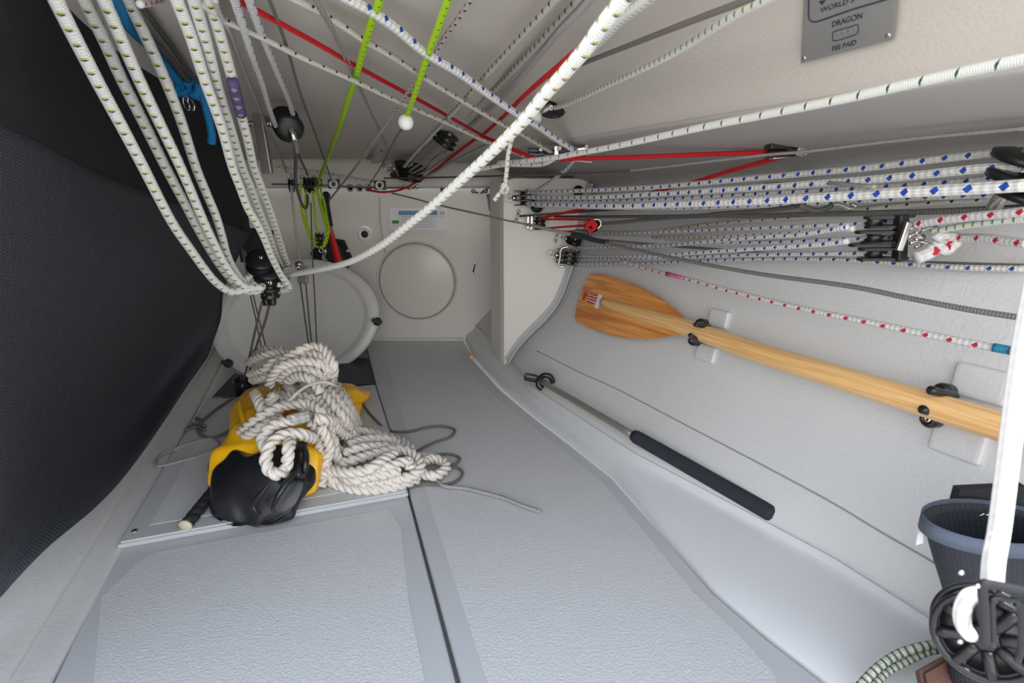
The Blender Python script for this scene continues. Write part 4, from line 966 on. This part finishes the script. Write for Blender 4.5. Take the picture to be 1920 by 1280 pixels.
# U, V lower tackle
rope('speck', .0036, 1.28, .54, '1110,436 1210,435 1335,420 1435,412 1540,402 1665,387 1790,377 1925,371', 'cream speckled line above the lower tackle')
gV = 'blue-flecked ropes of the lower tackle'
VR = (('1102,440 1235,435 1435,427 1590,420 1690,412', 'highest rope of the lower blue-flecked tackle', 'bluet'),
      ('1150,445 1300,445 1440,439 1580,430 1600,428', 'second rope of the lower tackle, with red flecks', 'redf'),
      ('1080,464 1120,464 1235,460 1335,455 1435,454 1540,450 1685,444', 'third rope down of the lower blue-flecked tackle', 'bluet'),
      ('1110,466 1210,463 1335,452 1435,444 1500,440 1590,425', 'slanting rope that climbs across the lower tackle', 'bluet'),
      ('1080,480 1210,480 1300,474 1435,465 1540,458 1590,452', 'rope of the lower tackle running to the comb block middle', 'bluet'),
      ('1080,487 1210,484 1335,480 1435,477 1580,475 1680,472', 'rope of the lower tackle running to the comb block foot', 'bluet'),
      ('1075,495 1210,493 1335,488 1435,485 1565,486 1690,494 1790,501 1925,504', 'lowest rope of the lower tackle running on past the comb block', 'bluet'))
for s, l, m_ in VR: rope(m_, .0032, 1.31, .585 if '1925' not in s else .52, s, l, gV)
rope('strap', .0024, 1.2, .53, '1110,448 1235,459 1335,467 1435,475 1560,484 1680,491 1800,495 1925,499', 'dark grey cord slanting under the lower tackle')
pulley(P(1068, 482, 1.32), .021, V((.15, 0, 1)), V((-1, 0, .1)), 'black triple block on the frame at the lower tackle', n=3, w=.26)
tube('steel_strap', path('1068,462 1053,466 1050,482 1048,498 1060,500', 1.30, 1.30), .003, 'steel', bpy.data.objects[bpy.context.scene.objects[-1].parent.name if bpy.context.scene.objects[-1].parent else bpy.context.scene.objects[-1].name], 8, 5)
pulley(P(1078, 451, 1.31), .014, V((.1, -.8, .6)), V((-1, 0, .3)), 'small black block directly above the lower triple block', n=1, w=.4)
eyestrap(P(1043, 445, 1.345), V((0, -1, 0)), V((.2, 0, 1)), .020, 'steel eye beside the small block on the frame')
eyestrap(P(1043, 478, 1.345), V((0, -1, 0)), V((.1, 0, 1)), .020, 'steel eye behind the lower triple block')
# W wire
rope('wire', .0022, 1.60, 1.18, '735,362 780,373 825,385 915,405 950,413 995,422', 'thin wire slanting from the beam to the frame')
rope('greyl', .0036, 1.18, 1.05, '990,421 1030,430 1078,441', 'pale tapered wire sleeve before the black splice')
rope('rubber', .0052, 1.05, .98, '1074,441 1095,444 1115,450 1140,455', 'black sleeve splice between wire and grey braided line', rfun=lambda t: 1.25-.55*t)
rope('grey', .0027, .98, .44, '1136,455 1165,462 1210,472 1250,481 1335,498 1435,515 1590,536 1700,558 1815,580 1925,597', 'grey braided line slanting down right from the black splice')
xr = rope('redf', .0038, 1.10, .46, '1165,490 1197,499 1247,513 1297,525 1360,543 1435,562 1520,582 1600,598 1690,617 1802,640 1880,655 1912,661', 'red-flecked line above the paddle, teal at its near end')
tube('pink_whipping', path('1250,513 1280,521', .92, .885), .0041, 'pink', xr, 10, 3); tube('teal_whipping', path('1862,651 1890,656 1914,661', .476, .459), .0042, 'bluew', xr, 12, 3)
# comb block
cb_ = thing('comb_block', P(1680, 448, .58), 'black multi-sheave block with steel strap at the lower tackle end', 'pulley')
for i, (x0_, y_, x1_) in enumerate(((1618, 407, 1718), (1620, 424, 1690), (1602, 434, 1690), (1612, 454, 1685), (1590, 458, 1685), (1608, 465, 1685), (1605, 484, 1705))):
    a_, b_ = P(x0_, y_+1, .60), P(x1_, y_-3 if i == 0 else y_, .575); d_ = (b_-a_); c_ = (a_+b_)/2
    X_ = d_.normalized(); Y_ = V((0, -1, 0)); Y_ = (Y_-X_*Y_.dot(X_)).normalized(); Z_ = X_.cross(Y_)
    prism('cheek', stadium(d_.length/2, .009), .0030, Matrix.Translation(c_-Z_*.0015) @ Matrix((X_, Y_, Z_)).transposed().to_4x4(), 'black', cb_, .0006)
for y_ in (415, 446, 474): lathe('sheave', [(.004, -.004), (.010, -.004), (.007, 0), (.010, .004), (.004, .004)], P(1640, y_, .595), V((.06, -.1, 1)), 'black', cb_, 20)
box('spine', P(1688, 446, .575), (.010, .012, .050), Matrix.Rotation(-.16, 3, 'Y') @ Matrix.Identity(3), 'black', cb_, .2)
box('steel_strap', P(1695, 443, .562), (.0065, .004, .030), Matrix.Rotation(.15, 3, 'Y'), 'steel', cb_, .3)
for dy in (-13, 0, 14):
    tube('shackle', path('%d,%d %d,%d %d,%d %d,%d' % (1706, 442+dy, 1718, 438+dy, 1727, 444+dy, 1716, 450+dy), .565, .565), .0020, 'steel', cb_, 8, 5)
lathe('pin', [(.002, -.009), (.004, -.008), (.002, -.005), (.002, .005), (.004, .008), (.002, .009)], P(1716, 444, .565), V((1, 0, -.1)), 'steel', cb_, 12)
for a_, b_ in (('1722,434', '1758,424'), ('1722,452', '1750,460')): tube('split_pin', path(a_+' '+b_, .565, .56), .0012, 'steel', cb_, 6, 3)
rope('redf', .0042, .57, .46, '1712,422 1750,415 1815,407 1870,402 1930,396', 'upper grey line with red flecks right of the comb block')
rope('tickw', .0034, .565, .46, '1745,434 1780,428 1815,422 1865,416 1930,409', 'thin green-specked line right of the comb block')
kr = rope('redf', .0044, .555, .46, '1792,446 1810,446 1852,447 1885,452 1930,457', 'white line with red flecks tied in a knot right of the comb block')
tube('knot', path('1722,482 1740,472 1758,462 1775,468 1782,456 1768,448 1758,456 1772,470 1786,462 1796,448 1780,442 1762,444 1755,450', .56, .55), .0050, 'redf', kr, 10, 6)
tube('tail', path('1718,484 1728,480 1742,474 1752,466', .555, .555), .0068, 'redf', kr, 10, 5)
# cheek block pair on the side deck
db = thing('double_cheek_block', P(1050, 289, 1.0), 'pair of black sheaves in a steel plate where white lines turn', 'pulley')
for x_ in (1015, 1070):
    for dy in (-4, 4): box('cheek', P(x_, 287+dy, 1.0), (.048, .020, .0080), Matrix.Rotation(.08, 3, 'Y'), 'black', db, .3)
    lathe('sheave', [(.005, -.004), (.014, -.004), (.010, 0), (.014, .004), (.005, .004)], P(x_, 288, 1.0), V((0, -.2, 1)), 'black', db, 20)
box('steel_plate', P(1045, 298, 1.01), (.125, .012, .003), Matrix.Rotation(.09, 3, 'Y'), 'plate', db, .3)
box('steel_bridge', P(1044, 284, .995), (.010, .010, .022), Matrix.Identity(3), 'steel', db, .3); box('steel_tongue', P(1090, 280, .995), (.022, .012, .010), Matrix.Rotation(-.15, 3, 'Y'), 'steel', db, .3)
for q in ((1014, 280), (1100, 274), (1050, 277)): screw(P(*q, .99), V((0, -1, -.3)), .0045, db)
rbb = thing('red_line_block', P(1480, 282, .74), 'black block in a steel bracket where the red line turns', 'pulley')
for dy in (-8, 7): box('cheek', P(1470, 281+dy, .74), (.044, .020, .009), Matrix.Rotation(-.05, 3, 'Y'), 'black', rbb, .3)
lathe('sheave', [(.005, -.004), (.012, -.004), (.009, 0), (.012, .004), (.005, .004)], P(1480, 282, .74), V((0, -.2, 1)), 'black', rbb, 20)
box('steel_bracket', P(1500, 279, .735), (.012,.014,.020), Matrix.Rotation(.3, 3, 'Y'), 'plate', rbb, .2); box('steel_tongue', P(1513, 266, .74), (.016, .012, .003), Matrix.Rotation(-.1, 3, 'Y'), 'steel', rbb, .3)
box('steel_base', P(1478, 293, .745), (.044, .012, .003), Matrix.Rotation(-.12, 3, 'Y'), 'steel', rbb, .3)
screw(P(1518, 267, .73), V((0, -1, -.3)), .004, rbb)
# beam fittings
for x_, y_, l in ((627, 345, 'left white fairlead on a black plate on the beam'), (713, 347, 'right white fairlead on a black plate on the beam')):
    c = P(x_, y_, 1.598); f = thing('fairlead', c, l, 'fitting')
    box('base', c+V((0, -.002, 0)), (.034, .006, .026), Matrix.Identity(3), 'black', f, .2)
    lathe('bush', [(.006, 0), (.0065, .008), (.010, .011), (.013, .006), (.013, 0)], c+V((0, -.004, 0)), V((0, -1, 0)), 'white', f, 24, close=False)
c = P(595, 342, 1.598); f = thing('fairlead', c, 'small fairlead through which the lime line passes', 'fitting'); box('base', c, (.03, .006, .022), Matrix.Identity(3), 'black', f, .2)
lathe('bush', [(.006, 0), (.0065, .006), (.010, .008), (.012, 0)], c+V((0, -.003, 0)), V((0, -1, 0)), 'lime', f, 20, close=False)
for i, x_ in enumerate((657, 675, 691)):
    c = P(x_, 352, 1.60); o = lathe('drain_hole_bush', [(.010, 0), (.011, .004), (.007, .005), (.006, 0)], c, V((0, -1, 0)), 'plate', None, 20)
    tag(o, ['leftmost', 'middle', 'rightmost'][i]+' of three grey bushes in a row under the beam', 'fitting')
for x_, y_, l in ((770, 350, 'steel eye strap below the beam block'), (899, 358, 'steel eye strap near the right end of the beam'), (578, 333, 'bright steel eye above the lime green tackle')):
    eyestrap(P(x_, y_, 1.60), V((0, -1, -.4)), V((1, 0, 0)), .034, l)
o = box('cleat', P(837, 356, 1.61), (.034, .014, .02), Matrix.Identity(3), 'black', None, .3); tag(o, 'small black cleat on the bulkhead top right of centre', 'cleat')
o = lathe('wood_plug', [(.009, -.004), (.010, .002), (.006, .006)], P(738, 328, 1.60), V((0, -1, 0)), 'brown', None, 16); tag(o, 'small brown plug on the beam left of the triple block', 'plug')
for i, q in enumerate(((820, 334), (841, 337))): tag(lathe('screw_hole', [(.003, 0), (.0028, .001)], P(*q, 1.598), V((0, -1, 0)), 'hole', None, 10), ['left', 'right'][i]+' tiny dark screw hole in the beam', 'hole')
rope('speck', .0032, 1.5, 1.5, '503,311 540,314 600,322 640,330 700,340', 'pale cord lying along the beam at the left')
rope('strap', .0022, 1.59, 1.59, '510,345 560,346 620,348 700,352 760,352', 'thin dark cord tight under the beam')
# lime tackle and its blocks
lk = thing('lime_tackle', P(592, 390, 1.55), 'lime green lashing looped between two small black blocks', 'rope')
for s in ('564,342 563,375 568,405 577,435 588,458 597,463', '574,355 573,395 577,425 586,445 596,455', '586,358 590,395 592,425 597,438', '594,355 602,390 610,420 613,440 606,458', '600,352 608,380 613,410 617,432 610,458 600,464', '590,352 600,375 606,400 612,420'):
    tube('lime_part', path(s, 1.54, 1.52), .0034, 'lime', lk, 8, 6)
pulley(P(583, 350, 1.56), .017, V((1, 0, 0)), V((0, 0, 1)), 'upper black block of the lime green tackle', n=3, w=.3, head=False)
pulley(P(600, 447, 1.53), .016, V((1, .2, 0)), V((0, 0, -1)), 'lower black block of the lime green tackle', n=2, w=.3)
# pump handle and flange
pc_ = P(624, 481, BY-.006); pf = thing('bilge_pump', pc_, 'black bilge pump flange with a long red handle on the bulkhead', 'pump')
fg_ = prism('flange', [(0.068*math.cos(math.radians(a_+20)), 0.068*math.sin(math.radians(a_+20))) for a_ in range(0, 360, 60)], .012, Matrix.Translation(pc_) @ frame(V((0, -1, 0))), 'black', pf, .003)
lathe('dome', [(.048, 0), (.046, .014), (.034, .022), (.01, .025)], pc_+V((0, -.010, 0)), V((0, -1, 0)), 'rubber', fg_, 28)
for a_ in range(0, 360, 60):
    t = math.radians(a_+20); screw(pc_+V((.057*math.cos(t), -.013, .057*math.sin(t))), V((0, -1, 0)), .006, fg_)
hd = [P(616, 395, 1.60), P(618, 430, 1.61), P(626, 465, 1.63), P(640, 510, 1.65)]
tube('handle', [P(615, 415, 1.61), P(621, 440, 1.61), P(630, 472, 1.62), P(640, 511, 1.63)], .013, 'redp', pf, 12, 6, rfun=lambda t: .55+.5*t, flat=.6)
tube('handle_grip', [P(609, 366, 1.60), P(613, 395, 1.61), P(618, 424, 1.615)], .0105, 'rubber', pf, 12, 5)
tube('hanging_loop', [P(612, 378, 1.60), P(606, 368, 1.60), P(610, 361, 1.60), P(617, 366, 1.60), P(614, 378, 1.60)], .004, 'black', pf, 8, 4)
tube('shackle', [P(604, 462, 1.55), P(610, 470, 1.54), P(606, 482, 1.55), P(612, 490, 1.56)], .0045, 'steel', pf, 8, 5)
# steel tang at the upper left
tc_ = P(480, 200, 1.05); tg_ = thing('steel_tang', tc_, 'steel bracket plate with screws and a post under the roof at left', 'bracket')
box('plate', tc_+V((.004, .012, .012)), (.052, .004, .085), Matrix.Rotation(-.2, 3, 'Y'), 'plate', tg_, .1)
box('post', P(490, 250, 1.04), (.018, .012, .14), Matrix.Rotation(-.05, 3, 'Y'), 'plate', tg_, .2)
for q in ((458, 176), (488, 175), (463, 206), (497, 207), (471, 232), (505, 232)): screw(P(*q, 1.05), V((0, -1, -.2)), .006, tg_)
# steel block near the frame top
sbx = thing('steel_turning_block', P(928, 378, 1.45), 'steel turning block with a knotted cord beside the half frame', 'pulley')
tube('body', [P(925, 362, 1.50), P(928, 378, 1.50), P(930, 392, 1.50)], .020, 'plate', sbx, 16, 4)
lathe('sheave', [(.012, -.006), (.020, -.006), (.014, 0), (.020, .006), (.012, .006)], P(932, 398, 1.47), V((0, -.4, 1)), 'black', sbx, 20)
tube('cord', [P(948, 368, 1.42), P(940, 378, 1.42), P(932, 392, 1.42), P(936, 398, 1.42), P(930, 402, 1.42)], .0035, 'thinw', sbx, 8, 5)
screw(P(948, 398, 1.42), V((0, -1, 0)), .006, sbx)
# round black pad on the side deck
o = lathe('pad_eye', [(.012, -.003), (.013, .002), (.008, .004)], P(1084, 358, 1.32), V((0, -1, 0)), 'black', None, 18); tag(o, 'small round black eye above the upper tackle on the frame', 'fitting')
# blue rope
br_ = rope('blue', .0060, .52, .80, '200,-25 212,0 228,24 244,50 268,74 295,97 315,125 337,155', 'bright blue rope running down between the ticked ropes', name='blue_rope')
tube('knot', path('334,162 340,156 350,158 353,168 345,176 335,170 338,160 350,166 358,172', .80, .80), .0062, 'blue', br_, 10, 6)
tube('wrap', path('356,172 354,160 360,151 369,153 372,166 366,178 358,174', .80, .80), .0058, 'blue', br_, 10, 6)
tube('tail', path('370,158 376,170 382,190 388,212 394,235 397,255 396,268', .80, .83), .0048, 'blue', br_, 10, 6, rfun=lambda t: .85+.4*t)
sk = thing('split_shackle', P(352, 198, .80), 'small pair of steel split shackles under the blue knot', 'shackle')
for dx in (0, 9): tube('ring', path('%d,182 %d,190 %d,203 %d,206 %d,198 %d,186' % (344+dx, 343+dx, 347+dx, 354+dx, 355+dx, 349+dx), .79, .79), .0014, 'steel', sk, 8, 5)
rope('dark', .0030, .55, .80, '262,10 290,45 320,85 350,128 372,155', 'black cord along the top edge of the cloth band')
rope('dark', .0040, .60, .80, '288,82 300,92 318,108 335,130 355,152', 'dark maroon cord beside the blue rope')
# floor end wood piece
o = tube('wooden_peg', [PZ(878, 662, .02), PZ(884, 670, .02)], .006, 'shaft', None, 10); tag(o, 'small wooden peg at the far end of the floor ledge', 'peg')
